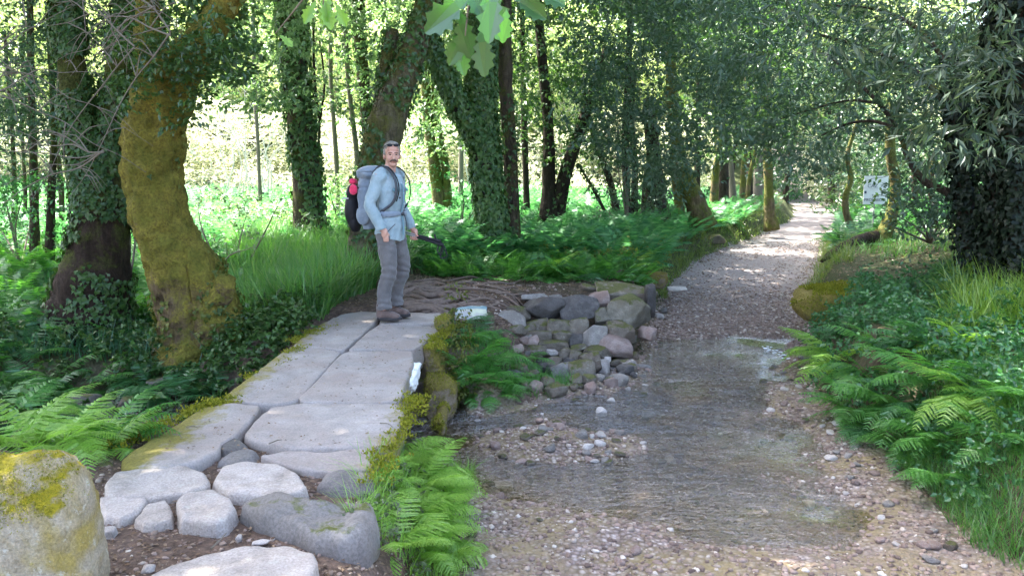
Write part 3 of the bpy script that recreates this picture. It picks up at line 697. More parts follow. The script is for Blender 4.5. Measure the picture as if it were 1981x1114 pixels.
for px, py, w, h, d, lab, mt in [(1202, 538, 40, 34, 11.6, 'mossy block half buried at the edge of the ferns', M_WALLG), (1262, 540, 56, 34, 11.8, 'mossy brown block beside the gravel track', M_MOSSBLK),
                             (1310, 560, 40, 10, 12.3, 'thin flat stone lying on the track edge', M_PALE), (1284, 600, 14, 12, 11.3, 'grey cobble on the track side of the wall', MW[0]), (1276, 612, 18, 13, 11.0, 'pale cobble close to the wall end', M_PALE),
                             (1232, 545, 30, 30, 11.7, 'small stone in the gap between two mossy blocks', M_WALL),
                             (1385, 462, 34, 18, 20, 'grey mossy stone at the fern edge of the track', M_WALLG),
                             (1590, 652, 48, 34, 9.9, 'pale rounded rock half covered by the fern bank', MW[0]), (1548, 668, 46, 26, 9.7, 'wet black rock at the little cascade', M_WETROCK), (1536, 684, 38, 20, 9.3, 'low wet black rock beside the foam', M_WETROCK),
                             (1580, 725, 70, 72, 8.6, 'dark mossy block under the overhanging fern', M_WALLD), (1565, 798, 84, 22, 7.5, 'flat dark stone on the shingle below the fern bank', M_DKSTONE), (1528, 769, 60, 14, 7.9, 'low grey slab of shingle edge', M_WALL),
                             (1600, 832, 46, 14, 7.0, 'dull brown flat stone on the shingle', M_WALL),
                             (960, 958, 70, 48, 5.35, 'white-rimmed round cobble at the water edge below the fern', M_PALE), (1060, 962, 60, 26, 5.3, 'grey angled stone beside the white-rimmed cobble', MW[0]), (905, 985, 60, 34, 5.0, 'tan block half buried at the fern strip', M_WALL),
                             (958, 866, 38, 30, 6.1, 'pink-brown cobble at the left end of the gravel bar', M_WALLP), (1020, 790, 44, 16, 7.2, 'low stone splitting the current near the ferns', M_WALLD),
                             (922, 815, 36, 16, 6.9, 'grey stone in the dark water beside the bridge', M_WALL), (1130, 824, 20, 8, 6.6, 'bright white pebble on the gravel bar', M_PALE), (1163, 797, 22, 18, 6.9, 'upright white pebble in the riffle', M_PALE),
                             (1254, 801, 26, 12, 6.9, 'flat white stone in the riffle', M_PALE)]:
    place_rock(px, py, w, h, d, lab, mt, int(px * 7 + py) % 9973, 'bank_stone', 'stone', ang=.5, sub=4 if w > 30 else 3)
# stones in the ditch left of the bridge
for px, py, w, h, d, lab in [(165, 776, 50, 34, 7.0, 'mossy stone at the mouth of the ditch'), (205, 790, 46, 26, 6.9, 'brown striped stone in the ditch'), (248, 782, 40, 30, 7.0, 'round tan stone in the shaded ditch'), (60, 842, 60, 30, 5.4, 'low stone under the fern near the boulder'), (320, 742, 60, 30, 7.5, 'dark stone in the ditch under the ivy trunk')]:
    place_rock(px, py, w, h, d, lab, M_WALL, px * 3 + py, 'ditch_stone', 'stone', sub=3)
# ------------------------------------------------------------------ cobbles and pebbles
def scatter_poly(n, x0, x1, y0, y1, test):
    out = []
    while len(out) < n:
        x = RG.uniform(x0, x1, 4000); y = RG.uniform(y0, y1, 4000)
        k = test(x, y); out += list(zip(x[k], y[k]))
    return np.array(out[:n])
tmpl = []
for k in range(10):
    V, f = rock(900 + k, (1, .8 + .02 * k, .5 + .03 * k), .35, 2, .08); tmpl.append(mesh_from('cobble', V, f, [M_WALLP, MW[0], M_PALE, M_WALL, M_WALLP][k % 5], True))
def barw(x, y): return np.exp(-(((x - .38) / .7) ** 2 + ((y - 6.05) / .5) ** 2))
def cob_test(x, y):
    s = sdf(x, y, LOW); w = sdf(x, y, WET)
    p = .05 + .9 * barw(x, y) + .5 * np.exp(-((s + .25) / .22) ** 2) * (x > 1) + .5 * np.exp(-((np.hypot(x - 1.05, y - 7.7)) / .5) ** 2)
    return (s < -.04) & (RG.random(len(x)) < p)
cp = scatter_poly(270, -.5, 3.6, 4.0, 9.9, cob_test)
for k, (x, y) in enumerate(cp):
    s = rnd.uniform(.04, .105) * (1.1 if barw(np.array([x]), np.array([y]))[0] > .4 else .9)
    o = link('cobble', tmpl[k % 10], None, (x, y, h1(x, y) + s * .12)); o.scale = (s, s * rnd.uniform(.7, 1), s * rnd.uniform(.6, 1)); o.rotation_euler = (rnd.uniform(-.2, .2), rnd.uniform(-.2, .2), rnd.uniform(0, 6.28))
    onbar = barw(np.array([x]), np.array([y]))[0] > .35
    edge = x > 2.0
    lab, grp = (('fist-sized cobble on the gravel bar in the stream', 'cobbles of the gravel bar') if onbar else
                ('cobble on the shingle strip below the fern bank', 'cobbles of the shingle strip') if edge else ('cobble scattered over the shallow ford', 'cobbles scattered in the ford'))
    tag(o, lab, 'cobble', grp)
def pebbles(name, pts, smin, smax, label, mat=None, flat=.55):
    V0, F0 = ICO[1]; n = len(pts)
    s = RG.uniform(0, 1, n) ** 2.2 * (smax - smin) + smin
    sc3 = np.stack([s * RG.uniform(.7, 1.3, n), s * RG.uniform(.6, 1.1, n), s * RG.uniform(.35, .8, n) * flat / .55], 1)
    a = RG.uniform(0, 2 * PI, n)
    jit = 1 + .22 * RG.normal(size=(n, len(V0), 1)).clip(-1.5, 1.5)
    V = V0[None] * jit * sc3[:, None, :] * .5
    c, sn = np.cos(a)[:, None], np.sin(a)[:, None]
    V = np.stack([V[..., 0] * c - V[..., 1] * sn, V[..., 0] * sn + V[..., 1] * c, V[..., 2]], -1)
    z = H(pts[:, 0], pts[:, 1])
    V = V + np.stack([pts[:, 0], pts[:, 1], z + sc3[:, 2] * .1], -1)[:, None, :]
    Fc = (F0[None] + (np.arange(n) * len(V0))[:, None, None]).reshape(-1, 3)
    o = link(name, mesh_from(name, V.reshape(-1, 3), Fc, mat or M_PEB, True)); tag(o, label, None, None, 'stuff')
pebbles('gravel', scatter_poly(16000, -.7, 4.2, 3.5, 10.2, lambda x, y: (sdf(x, y, LOW) < .06) & (RG.random(len(x)) < .55 + .5 * barw(x, y))), .008, .042, 'pebbles covering the bed and edges of the ford')
pebbles('track_gravel', scatter_poly(12000, 1.0, 9, 9.6, 22, lambda x, y: (sdf(x, y, LOW) < .12) & (RG.random(len(x)) < np.clip(2.3 - .16 * y, .05, 1))), .012, .05, 'loose gravel on the track beyond the ford')
pebbles('soil_grit', scatter_poly(2600, -2.6, -.5, 2.6, 4.6, lambda x, y: x > -9), .006, .03, 'grit and small chips on the trodden soil')
pebbles('bank_gravel', scatter_poly(2500, -.7, 3.4, 8.6, 12.5, lambda x, y: (sdf(x, y, LOW) > 0) & (y < 12.5)), .008, .05, 'small stones on the bare bank behind the wall')
def pick0(n, x0, x1, y0, y1): return np.stack([RG.uniform(x0, x1, n), RG.uniform(y0, y1, n)], 1)
def litter(name, pts, smin, smax, mat, label, wid=.5, up=.012, zz=None):
    n = len(pts); z = (H(pts[:, 0], pts[:, 1]) if zz is None else zz) + RG.uniform(.004, up, n)
    pos = np.column_stack([pts, z]); a = RG.uniform(0, 2 * PI, n)
    tip = np.stack([np.cos(a), np.sin(a), RG.uniform(-.1, .35, n)], 1); nor = np.array([0, 0, 1.]) + .5 * rdir(n)
    V, f = leaves(pos, tip, nor, RG.uniform(smin, smax, n), RH, wid, .3, .2)
    tag(link(name, mesh_from(name, V, f, mat)), label, None, None, 'stuff')
litter('leaf_litter', scatter_poly(4500, -2.9, -.3, 2.5, 4.7, lambda x, y: x > -9), .012, .035, L_DRY, 'brown leaf scraps on the trodden soil')
litter('deck_litter', pick0(700, -2.0, -.7, 4.3, 8.3), .008, .028, L_DRY, 'leaf scraps and crumbs on the deck slabs', .5, .01, .012)
litter('bank_litter', scatter_poly(9000, -2, 3.2, 8.4, 13, lambda x, y: sdf(x, y, LOW) > -.1), .02, .05, L_DRY, 'fallen leaves on the bare bank')
litter('verge_litter', scatter_poly(16000, 4, 13, 9, 26, lambda x, y: (sdf(x, y, LOW) > -.25) & (sdf(x, y, LOW) < 5)), .03, .07, L_DRY, 'brown fallen leaves on the right verge')
# thin dead twigs lying on deck
for k, (a, b) in enumerate([((335, 840), (352, 848)), ((520, 858), (545, 850)), ((735, 818), (760, 826)), ((408, 1060), (438, 1030)), ((720, 865), (735, 878)), ((360, 826), (382, 827))]):
    z = .03; p0, p1 = G(*a, z), G(*b, z); mdp = (p0 + p1) / 2 + np.array([.01, .01, .006])
    tag(obj('twig', vf(tube([p0, mdp, p1], [.0035, .003, .002], 5, .03)), B_TWIG), 'thin dead twig lying on the stones', 'twig', 'twigs dropped on the bridge stones')
n = 46; t_ = RG.random(n); a_, b_ = hit(1480, 686), hit(1556, 700)
fp = a_[None] * (1 - t_[:, None]) + b_[None] * t_[:, None] + RG.normal(size=(n, 3)) * [.05, .10, .0]; fp[:, 2] = WZ + .004 + .012 * RG.random(n)
V0, F0 = ICO[1]; sz = RG.uniform(.006, .018, (n, 1, 1)) * np.array([1.6, .8, .5]); V = V0[None] * sz + fp[:, None, :]; f = (F0[None] + (np.arange(n) * len(V0))[:, None, None]).reshape(-1, 3)
tag(link('foam', mesh_from('foam', V.reshape(-1, 3), f, plain('white_foam', (.75, .78, .82), .4), True)), 'white foam of the tiny cascade by the black rocks', None, None, 'stuff')
q = hit(1610, 612); V, f = rock(77, (1.0, .8, .62), .15, 4, .12)
tag(link('moss_hump', mesh_from('moss_hump', V, f, rock_mat('golden_moss_cushion', (.14, .11, .05), (.2, .16, .07), None, .75, (.34, .27, .06), (.16, .13, .03), scale=1.6, up=.2, bump=.9), True), None, tuple(q + [.12, .35, .02])), 'golden moss hump where the fern bank meets the track', 'moss cushion')
nf = 0
while nf < 120:
    px = rnd.uniform(985, 1235); py = rnd.uniform(625, 765)
    if py > 770 - (px - 1085) * .22 or py < 640: continue
    q = hit(px, py); s = rnd.uniform(.05, .15)
    V, f = rock(3000 + nf, (s * 1.3, s * 1.1, s * .9), rnd.uniform(.3, .8), 3, .08)
    tag(link('wall_stone', mesh_from('wall_stone', roty(rotz(V, rnd.uniform(0, 6)), rnd.uniform(-.4, .4)), f, [M_WALL, M_WALL, MW[0], M_WALLP, M_WALLD][nf % 5], True), None, tuple(q + [0, 0, s * .25])), 'small rubble stone packed between the larger stones of the low wall', 'stone', 'small rubble between the wall stones'); nf += 1
# ------------------------------------------------------------------ ferns
def frond(L, rise, droop, npair=20, pin=.30, fine=True, seed=0, twist=0.0):
    """one arching frond leaving the origin towards +Y; returns quads"""
    rg = np.random.default_rng(seed)
    m = 60; t = np.linspace(0, 1, m)
    y = L * (t * .95 - .12 * droop * t ** 3); z = L * (rise * t - droop * t ** 2.2); x = L * twist * t ** 2
    R = np.stack([x, y, z], 1)
    Vs, Fs, o = [], [], 0
    # rachis strip (narrow ribbon pair crossed)
    w = .006 * (1 - t * .8) * (L / .6)
    T = unit(np.gradient(R, axis=0)); S = unit(np.cross(T, np.array([0, 0, 1.]))); N = np.cross(S, T)
    for A in (S, N):
        V = np.concatenate([R - A * w[:, None] / 2, R + A * w[:, None] / 2]); i = np.arange(m - 1)
        Vs.append(V); Fs.append(np.stack([i, i + 1, i + m + 1, i + m], 1) + o); o += len(V)
    tt = .16 + .84 * (np.arange(npair) + .5) / npair
    for k, a in enumerate(tt):
        i = min(m - 2, int(a * (m - 1)))
        p = R[i]
        ln = L * pin * (np.sin(PI * min(1, (a - .05) * .98) ** .72) ** .9) * (1 - .25 * a) + .008
        for sgn in (-1, 1):
            d = unit(S[i] * sgn + T[i] * (.35 + .25 * a) - N[i] * (.10 + .1 * rg.random()))
            n_ = unit(N[i] + .25 * rg.normal(size=3)); sd = unit(np.cross(d, n_)); n_ = np.cross(sd, d)
            if fine:
                q = max(5, int(9 * ln / (L * pin)) + 3)
                u = (np.arange(q) + .5) / q
                bw = ln / q * .98
                pl = ln * .105 * (1 - u * .8) + .003
                for s2 in (-1, 1):
                    c = p + d * (u * ln)[:, None] - n_ * (.12 * ln * u ** 2)[:, None]
                    e = sd * s2 * .93 + d * .38
                    b0 = c - d * (bw * .48); b1 = c + d * (bw * .48)
                    t0 = b1 + e * (pl * .98)[:, None]; t1 = b0 + e * (pl * .72)[:, None]
                    V = np.stack([b0, b1, t0, t1], 1).reshape(-1, 3)
                    Vs.append(V); Fs.append(np.arange(q * 4).reshape(q, 4) + o); o += q * 4
            else:
                wd = ln * .17 + .004
                c1 = p + d * ln * .4 - n_ * .02 * ln; e = p + d * ln - n_ * .14 * ln
                V = np.stack([p, c1 + sd * wd * .8, e, c1 - sd * wd * .8]); Vs.append(V); Fs.append(np.arange(4)[None] + o); o += 4
    return np.concatenate(Vs), np.concatenate(Fs)
# random per island needs one island per frond part: kept as is (each pinnule varies a little)
FR = [frond(1.0, r, d, np_, pin, True, s, tw) for s, (r, d, np_, pin, tw) in enumerate([(.75, .50, 19, .27, .05), (.55, .55, 18, .28, -.1), (.95, .45, 19, .25, .08), (.38, .48, 18, .27, .12), (.65, .75, 19, .26, -.06)])]
def frond_me(mat): return [mesh_from('frond', V, f, mat) for V, f in FR]
FM = {'g': frond_me(L_FERN), 'b': frond_me(L_FERNB), 'd': frond_me(L_FERND)}
def fern(x, y, z, size, label, group, col='g', n=9, lean=None, spread=1.0, name='fern'):
    t = empty(name, (x, y, z), label, 'fern', group)
    a0 = rnd.uniform(0, 6.28)
    for k in range(n):
        if lean is None: a = a0 + k * 2 * PI / n + rnd.uniform(-.3, .3)
        else: a = lean + rnd.uniform(-1, 1) * 1.5 * spread
        o = link('frond', FM[col][rnd.randrange(5)], t); s = size * rnd.uniform(.7, 1.12)
        o.scale = (s, s, s); o.rotation_euler = (rnd.uniform(-.22, .12), rnd.uniform(-.15, .15), a)
    return t
# near ferns: (px, py of base, z, size, colour, lean angle or None)
def fern_px(px, py, d, size, label, group, col='g', n=9, lean=None, spread=1., dz=0.):
    p = P(px, py, d); z = h1(p[0], d) - .02 + dz
    return fern(p[0], d, z, size, label, group, col, n, lean, spread)
# frond template points to +Y; lean angle a rotates about Z: direction = (-sin a, cos a)
GR = 'ferns crowding the right-hand bank'
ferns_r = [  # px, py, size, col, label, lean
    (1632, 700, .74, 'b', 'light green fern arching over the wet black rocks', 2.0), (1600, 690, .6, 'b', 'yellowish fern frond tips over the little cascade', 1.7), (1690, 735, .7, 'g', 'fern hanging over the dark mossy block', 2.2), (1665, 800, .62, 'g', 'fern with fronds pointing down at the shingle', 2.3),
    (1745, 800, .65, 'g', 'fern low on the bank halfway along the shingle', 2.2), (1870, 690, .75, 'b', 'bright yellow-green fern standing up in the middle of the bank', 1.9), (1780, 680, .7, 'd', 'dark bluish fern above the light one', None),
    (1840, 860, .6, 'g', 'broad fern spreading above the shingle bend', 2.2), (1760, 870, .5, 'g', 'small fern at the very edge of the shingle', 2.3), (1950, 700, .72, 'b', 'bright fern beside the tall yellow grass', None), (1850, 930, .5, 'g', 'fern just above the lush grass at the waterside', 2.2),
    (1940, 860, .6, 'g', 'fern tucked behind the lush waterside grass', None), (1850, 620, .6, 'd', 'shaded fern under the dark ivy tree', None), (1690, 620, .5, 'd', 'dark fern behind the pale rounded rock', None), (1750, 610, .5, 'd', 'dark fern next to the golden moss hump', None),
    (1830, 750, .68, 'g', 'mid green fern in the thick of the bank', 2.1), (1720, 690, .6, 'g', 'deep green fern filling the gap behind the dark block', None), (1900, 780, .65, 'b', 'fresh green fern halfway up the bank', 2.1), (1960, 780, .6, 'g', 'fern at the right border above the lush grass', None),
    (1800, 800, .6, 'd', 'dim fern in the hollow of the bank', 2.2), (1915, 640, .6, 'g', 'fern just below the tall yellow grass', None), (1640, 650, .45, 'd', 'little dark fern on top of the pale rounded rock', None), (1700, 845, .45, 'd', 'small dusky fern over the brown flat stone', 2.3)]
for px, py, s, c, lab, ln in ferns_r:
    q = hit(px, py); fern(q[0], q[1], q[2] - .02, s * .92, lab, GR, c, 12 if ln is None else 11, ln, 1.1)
GF = 'ferns along the stream side of the bridge'
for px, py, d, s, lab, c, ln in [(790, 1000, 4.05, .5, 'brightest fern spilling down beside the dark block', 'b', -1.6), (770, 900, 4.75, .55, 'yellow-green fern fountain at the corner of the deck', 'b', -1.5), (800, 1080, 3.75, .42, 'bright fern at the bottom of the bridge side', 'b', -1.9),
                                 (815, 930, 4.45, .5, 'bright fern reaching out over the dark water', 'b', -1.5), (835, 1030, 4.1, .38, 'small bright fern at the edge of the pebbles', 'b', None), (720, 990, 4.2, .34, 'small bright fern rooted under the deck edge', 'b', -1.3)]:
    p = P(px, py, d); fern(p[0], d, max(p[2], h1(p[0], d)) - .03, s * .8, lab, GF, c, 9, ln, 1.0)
for px, py, d, s, lab, c, ln in [(900, 660, 8.2, .6, 'large green fern in front of the painted stone', 'g', -2.2), (950, 690, 8.0, .62, 'green fern hiding the end of the stone wall', 'g', -2.4), (905, 720, 7.5, .6, 'green fern beside the brown block in the stream', 'g', -2.4), (960, 745, 7.6, .5, 'green fern dipping towards the pebbles', 'g', -2.6),
                                 (885, 630, 8.5, .5, 'dark green fern behind the tall golden moss block', 'd', None), (1010, 735, 7.7, .36, 'small green fern at the foot of the tumbled wall', 'g', None), (935, 650, 8.6, .5, 'deep green fern against the smooth boulder', 'd', None)]:
    p = hit(px, py); fern(p[0], p[1], p[2] - .02, s * .85, lab, 'ferns between the bridge and the stone wall', c, 10, ln, 1.1)
for px, py, s, lab in [(800, 860, .42, 'bright feathery fern below the golden moss of the deck edge'), (830, 960, .4, 'bright fern arching over the pebbles'), (760, 1040, .4, 'bright fern against the dark block'), (850, 1060, .36, 'bright fern nearest to the shingle'), (785, 930, .42, 'bright upright fern at the middle of the deck side'), (815, 1000, .44, 'bright fern in the thick of the deck-side fringe'), (750, 930, .3, 'short bright fern between the cracked slab and the dark block'), (840, 890, .36, 'bright fern dipping into the dark water')]:
    p = hit(px, py + 20); fern(p[0], p[1], p[2] - .01, s, lab, GF, 'b', 11, None)
for px, py, s, lab in [(905, 775, .42, 'green fern trailing in the water beside the brown block'), (960, 770, .36, 'green fern above the dark current'), (930, 740, .5, 'green fern in the middle of the clump by the bridge'), (1010, 700, .4, 'green fern leaning on the wall stones')]:
    p = hit(px, py); fern(p[0], p[1], p[2] - .01, s, lab, 'ferns between the bridge and the stone wall', 'g', 11, None)
GL = 'ferns in the hollow left of the bridge'
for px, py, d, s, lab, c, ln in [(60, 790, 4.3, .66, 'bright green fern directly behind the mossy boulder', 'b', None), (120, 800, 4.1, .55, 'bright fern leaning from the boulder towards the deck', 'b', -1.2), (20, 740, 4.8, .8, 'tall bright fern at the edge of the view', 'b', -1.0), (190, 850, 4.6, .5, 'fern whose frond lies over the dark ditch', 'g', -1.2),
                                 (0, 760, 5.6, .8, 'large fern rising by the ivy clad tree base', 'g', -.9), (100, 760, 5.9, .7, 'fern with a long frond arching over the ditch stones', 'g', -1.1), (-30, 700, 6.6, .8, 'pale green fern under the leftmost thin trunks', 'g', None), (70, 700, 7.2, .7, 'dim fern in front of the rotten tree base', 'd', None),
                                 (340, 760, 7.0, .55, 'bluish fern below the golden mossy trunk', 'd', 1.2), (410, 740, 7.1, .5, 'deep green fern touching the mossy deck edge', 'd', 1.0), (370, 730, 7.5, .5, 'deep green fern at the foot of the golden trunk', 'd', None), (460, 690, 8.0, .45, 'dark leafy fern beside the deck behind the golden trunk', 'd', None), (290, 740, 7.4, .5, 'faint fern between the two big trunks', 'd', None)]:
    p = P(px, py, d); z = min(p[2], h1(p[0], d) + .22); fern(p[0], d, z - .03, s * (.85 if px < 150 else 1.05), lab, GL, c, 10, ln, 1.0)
# mid-distance ferns behind the roots and along the track
for px, py, s, c_, lab in [(20, 690, .8, 'g', 'fresh green fern at the left border under the thin trunks'), (90, 720, .7, 'g', 'fresh green fern in front of the rotten trunk'), (160, 740, .6, 'g', 'fresh green fern over the ditch stones'), (40, 660, .8, 'd', 'teal fern beyond the bright ones at the left border'), (230, 790, .5, 'g', 'fern bending over the dark ditch beside the deck'),
                         (260, 720, .5, 'd', 'teal fern between the rotten trunk and the golden one'), (10, 620, .9, 'd', 'tall teal fern far back at the left border'), (250, 600, .7, 'd', 'teal fern seen between the two big trunks'), (120, 800, .55, 'b', 'bright fern spreading behind the oval paving stone'), (200, 850, .4, 'b', 'little bright fern at the mossy corner of the tilted slab')]:
    p = hit(px, py + 25); fern(p[0], p[1], p[2] - .01, s, lab, GL, c_, 11, None)
k = 0
for (x0, x1, y0, y1, n, grp, lab) in [(-1.0, 3.0, 11.2, 15.5, 44, 'ferns behind the trodden roots', 'bushy green fern in the bed behind the trodden roots'),
                                      (3.2, 9.5, 15.0, 26, 34, 'ferns lining the far side of the track', 'yellowish fern lining the gravel track under the trees'),
                                      (-7.5, -4.2, 7.5, 13.0, 16, 'ferns around the leftmost trunks', 'blue-green fern in the shade around the thin trunks')]:
    m = 0
    while m < n:
        x, y = rnd.uniform(x0, x1), rnd.uniform(y0, y1)
        s = float(sdf(np.array([x]), np.array([y]), LOW)[0])
        if s < .45 or (grp.startswith('ferns lining') and (s > 2.2 or x > .42 * y + .5)): continue
        fern(x, y, h1(x, y) - .03, rnd.uniform(.55, .85), lab, grp, rnd.choice('ggd' if m % 3 else 'gb') if not grp.startswith('ferns around') else 'd', 7); m += 1
# ------------------------------------------------------------------ bracken meadow (uncountable)
def field(name, pts, tmpls, smin, smax, mat, label, tilt=.25, zoff=-.03):
    Vs, Fs, o = [], [], 0
    n = len(pts); which = RG.integers(0, len(tmpls), n); z = H(pts[:, 0], pts[:, 1]) + zoff
    for k, (V0, F0) in enumerate(tmpls):
        q = np.where(which == k)[0]; m = len(q)
        if not m: continue
        a = RG.uniform(0, 2 * PI, m); s = RG.uniform(smin, smax, m)
        c, sn = np.cos(a)[:, None], np.sin(a)[:, None]
        V = V0[None] * s[:, None, None]
        tx, ty = RG.normal(size=(2, m, 1)) * tilt
        V = np.stack([V[..., 0] + tx * V[..., 2], V[..., 1] + ty * V[..., 2], V[..., 2]], -1)
        V = np.stack([V[..., 0] * c - V[..., 1] * sn, V[..., 0] * sn + V[..., 1] * c, V[..., 2]], -1)
        V = V + np.stack([pts[q, 0], pts[q, 1], z[q]], -1)[:, None, :]
        Vs.append(V.reshape(-1, 3)); Fs.append((F0[None] + (np.arange(m) * len(V0))[:, None, None]).reshape(-1, F0.shape[1]) + o); o += m * len(V0)
    V, f = np.concatenate(Vs), np.concatenate(Fs)
    return tag(link(name, mesh_from(name, V, f, mat)), label, None, None, 'stuff')
CR = [frond(1.0, r, d, 13, .34, False, 40 + s, tw) for s, (r, d, tw) in enumerate([(1.1, .35, .05), (.8, .55, -.1), (1.3, .5, .1), (.55, .4, .1)])]
BL = [vf(tube([(0, 0, 0), (0, .02, .5), (0, .06, .9)], [.006, .005, .002], 4, .5))]
def frond_l(V, F): return V, F
def fan(x0, x1, y0, y1): return lambda n, dens=None: None
def pick(n, xf, y0, y1, test=None, pw=1.0):
    out = np.zeros((0, 2))
    while len(out) < n:
        y = y0 + (y1 - y0) * RG.random(n * 2) ** pw; lo, hi = xf(y); x = lo + (hi - lo) * RG.random(n * 2)
        k = np.ones(len(x), bool) if test is None else test(x, y)
        out = np.vstack([out, np.stack([x[k], y[k]], 1)])
    return out[:n]
off_path = lambda x, y: sdf(x, y, LOW) > .35
field('bracken', pick(900, lambda y: (-.10 * y, 3.0 + 0 * y), 11.0, 13.5, lambda x, y: off_path(x, y) & (y > 11.1 + .3 * fbm(np.stack([x, y * 0, 0 * x], 1) * 2, 2) + .12 * np.abs(x - 1)), 1.0), CR, .2, .5, L_FERN, 'low fern growth at the rim of the root-crossed soil')
field('bracken', pick(5200, lambda y: (-.16 * y, .26 * y + .6), 12.5, 42, off_path, 1.3), CR, .55, .95, L_BRACK, 'green bracken filling the glade between the trunks')
field('bracken', pick(2600, lambda y: (-.72 * y, -.14 * y), 14.0, 42, off_path, 1.2), CR, .5, .9, L_BRACK, 'bracken and weeds growing beyond the big trunks')
field('bracken', pick(1500, lambda y: (.30 * y, .62 * y + 1), 15.0, 34, lambda x, y: (sdf(x, y, LOW) > .4), 1.2), CR, .35, .7, L_FERND, 'low shaded fern growth right of the gravel track')
field('bracken', pick(900, lambda y: (-.72 * y, -.30 * y), 8.5, 15, lambda x, y: dseg(x, y, CHAN) > 1.0), CR, .3, .7, L_FERN, 'fresh fern growth around the leftmost trunks')
field('bracken', pick(2600, lambda y: (.62 * y, 1.25 * y + 2), 5.0, 30, lambda x, y: x > 5), CR, .4, .8, L_FERND, 'ferns deep in the wood right of the track')
# grass blades
def blade_t(seed, bend):
    rg = np.random.default_rng(seed); n = 5; t = np.linspace(0, 1, n)
    y = bend * t ** 2; z = t * (1 - .35 * bend * t); w = .011 * (1 - t ** 1.6) + .0006
    L = np.stack([-w, y, z], 1); R = np.stack([w, y, z], 1); V = np.concatenate([L, R]); i = np.arange(n - 1)
    return V, np.stack([i, i + 1, i + n + 1, i + n], 1)
BT = [blade_t(s, b) for s, b in enumerate([.15, .35, .6, .85, 1.1])]
def wide(b, k): return [(V * np.array([k, 1, 1]), F) for V, F in b]
field('grass', pick(30000, lambda y: (-.34 * y, -.13 * y - .05), 8.4, 16, lambda x, y: off_path(x, y) & (x < -2.05 + .15 * (y - 8.4))), BT, .3, .75, L_GRASS, 'tall rank grass between the deck and the ivy trunk')
field('grass', pick(14000, lambda y: (-.16 * y, .26 * y), 10.8, 20, lambda x, y: off_path(x, y) & (y > 11.2 + .25 * np.abs(x - .5)), 1.4), wide(BT, 1.3), .1, .38, L_GRASS, 'grass among the ferns behind the trodden roots')
field('grass', pick(16000, lambda y: (.5 * y, .5 * y + 2.6), 3.7, 5.7, lambda x, y: (sdf(x, y, LOW) > .0) & (sdf(x, y, LOW) < 1.3)), BT, .10, .30, L_GRASS, 'lush soft grass at the waterside')
field('grass', pick(7000, lambda y: (.56 * y, .56 * y + 1.6), 6.3, 9.0, None), BT, .3, .62, leaf_mat('yellow_green_grass', [(.16, .28, .03), (.26, .40, .06), (.10, .24, .04)], .5, .05), 'tall yellow-green grass high on the right bank')
field('grass', pick(9000, lambda y: (.36 * y, .40 * y + 6), 9, 24, lambda x, y: (sdf(x, y, LOW) > .15) & (fbm(np.stack([x, y, 0 * x], 1) * .6, 2, 4) > -.05), 1.2), wide(BT, 1.5), .12, .35, L_GRASS, 'short grass along the track verge')
field('grass', pick(5000, lambda y: (.1 * y + .5, .3 * y + 2), 12.5, 30, lambda x, y: (sdf(x, y, LOW) > -.02) & (sdf(x, y, LOW) < .7), 1.2), wide(BT, 1.8), .12, .35, leaf_mat('verge_grass', [(.14, .2, .03), (.2, .26, .05), (.09, .16, .03)], .5, .05), 'yellowish grass fringe along the track')
field('grass', pick(3500, lambda y: (-1.02 + 0 * y, -.28 + 0 * y), 3.5, 5.6, lambda x, y: x > -.78 + .12 * fbm(np.stack([x, y * 3, 0 * x], 1), 2)), BT, .08, .26, L_FERNB, 'bright grass tufts at the deck side')
field('grass', pick(2500, lambda y: (-.5 + 0 * y, .6 + 0 * y), 7.2, 8.3, lambda x, y: sdf(x, y, LOW) > -.1), BT, .08, .25, L_FERN, 'grass fringe at the foot of the stone wall')
field('grass', pick(12000, lambda y: (-.80 * y, -.30 * y - .5), 6.5, 14, lambda x, y: (dseg(x, y, CHAN) > 1.2) & (x < -2.3)), BT, .15, .45, leaf_mat('shade_grass', [(.03, .13, .06), (.05, .18, .08), (.04, .15, .05)], .5, .05), 'shaded grass around the leftmost trunks')
# moss tufts on deck edges and stones
def tufts(name, pts3, nor, size, mat, label, per=10, rad=.02, sh=RH, wid=.5):
    m = len(pts3); n = m * per
    pos = np.repeat(pts3, per, 0) + RG.normal(size=(n, 3)) * rad * np.array([1, 1, .35])
    tip = np.repeat(nor, per, 0) + rdir(n) * .9
    V, f = leaves(pos, tip, rdir(n), size * RG.uniform(.5, 1.3, n), sh, wid)
    return V, f
def edge_pts(n, a, b, jit, z):
    t = RG.random(n)[:, None]; p = np.array(a) * (1 - t) + np.array(b) * t
    p = np.column_stack([p[:, 0] + RG.normal(size=n) * jit, p[:, 1], np.full(n, z) + RG.normal(size=n) * .008]); return p
e1 = edge_pts(900, (-2.0, 5.3), (-1.93, 8.3), .07, .0); e1 = e1[fbm(e1 * np.array([3, 2.2, 0]), 3, 5) > .02]
e2 = edge_pts(150, (-2.35, 4.4), (-2.03, 5.3), .05, .0)
e3 = edge_pts(200, (-.72, 3.9), (-.66, 5.5), .05, .0)
e4 = edge_pts(140, (-.72, 6.9), (-.62, 8.0), .05, .0)
e1[:, 2] += -.015
P_ = np.vstack([e1, e2, e3, e4]); V, f = tufts('moss', P_, np.tile([0, 0, 1.], (len(P_), 1)), .022, L_MOSS, '', 12, .018)
tag(link('moss', mesh_from('moss', V, f, L_MOSS)), 'yellow-green moss creeping over the deck edges', None, None, 'stuff')
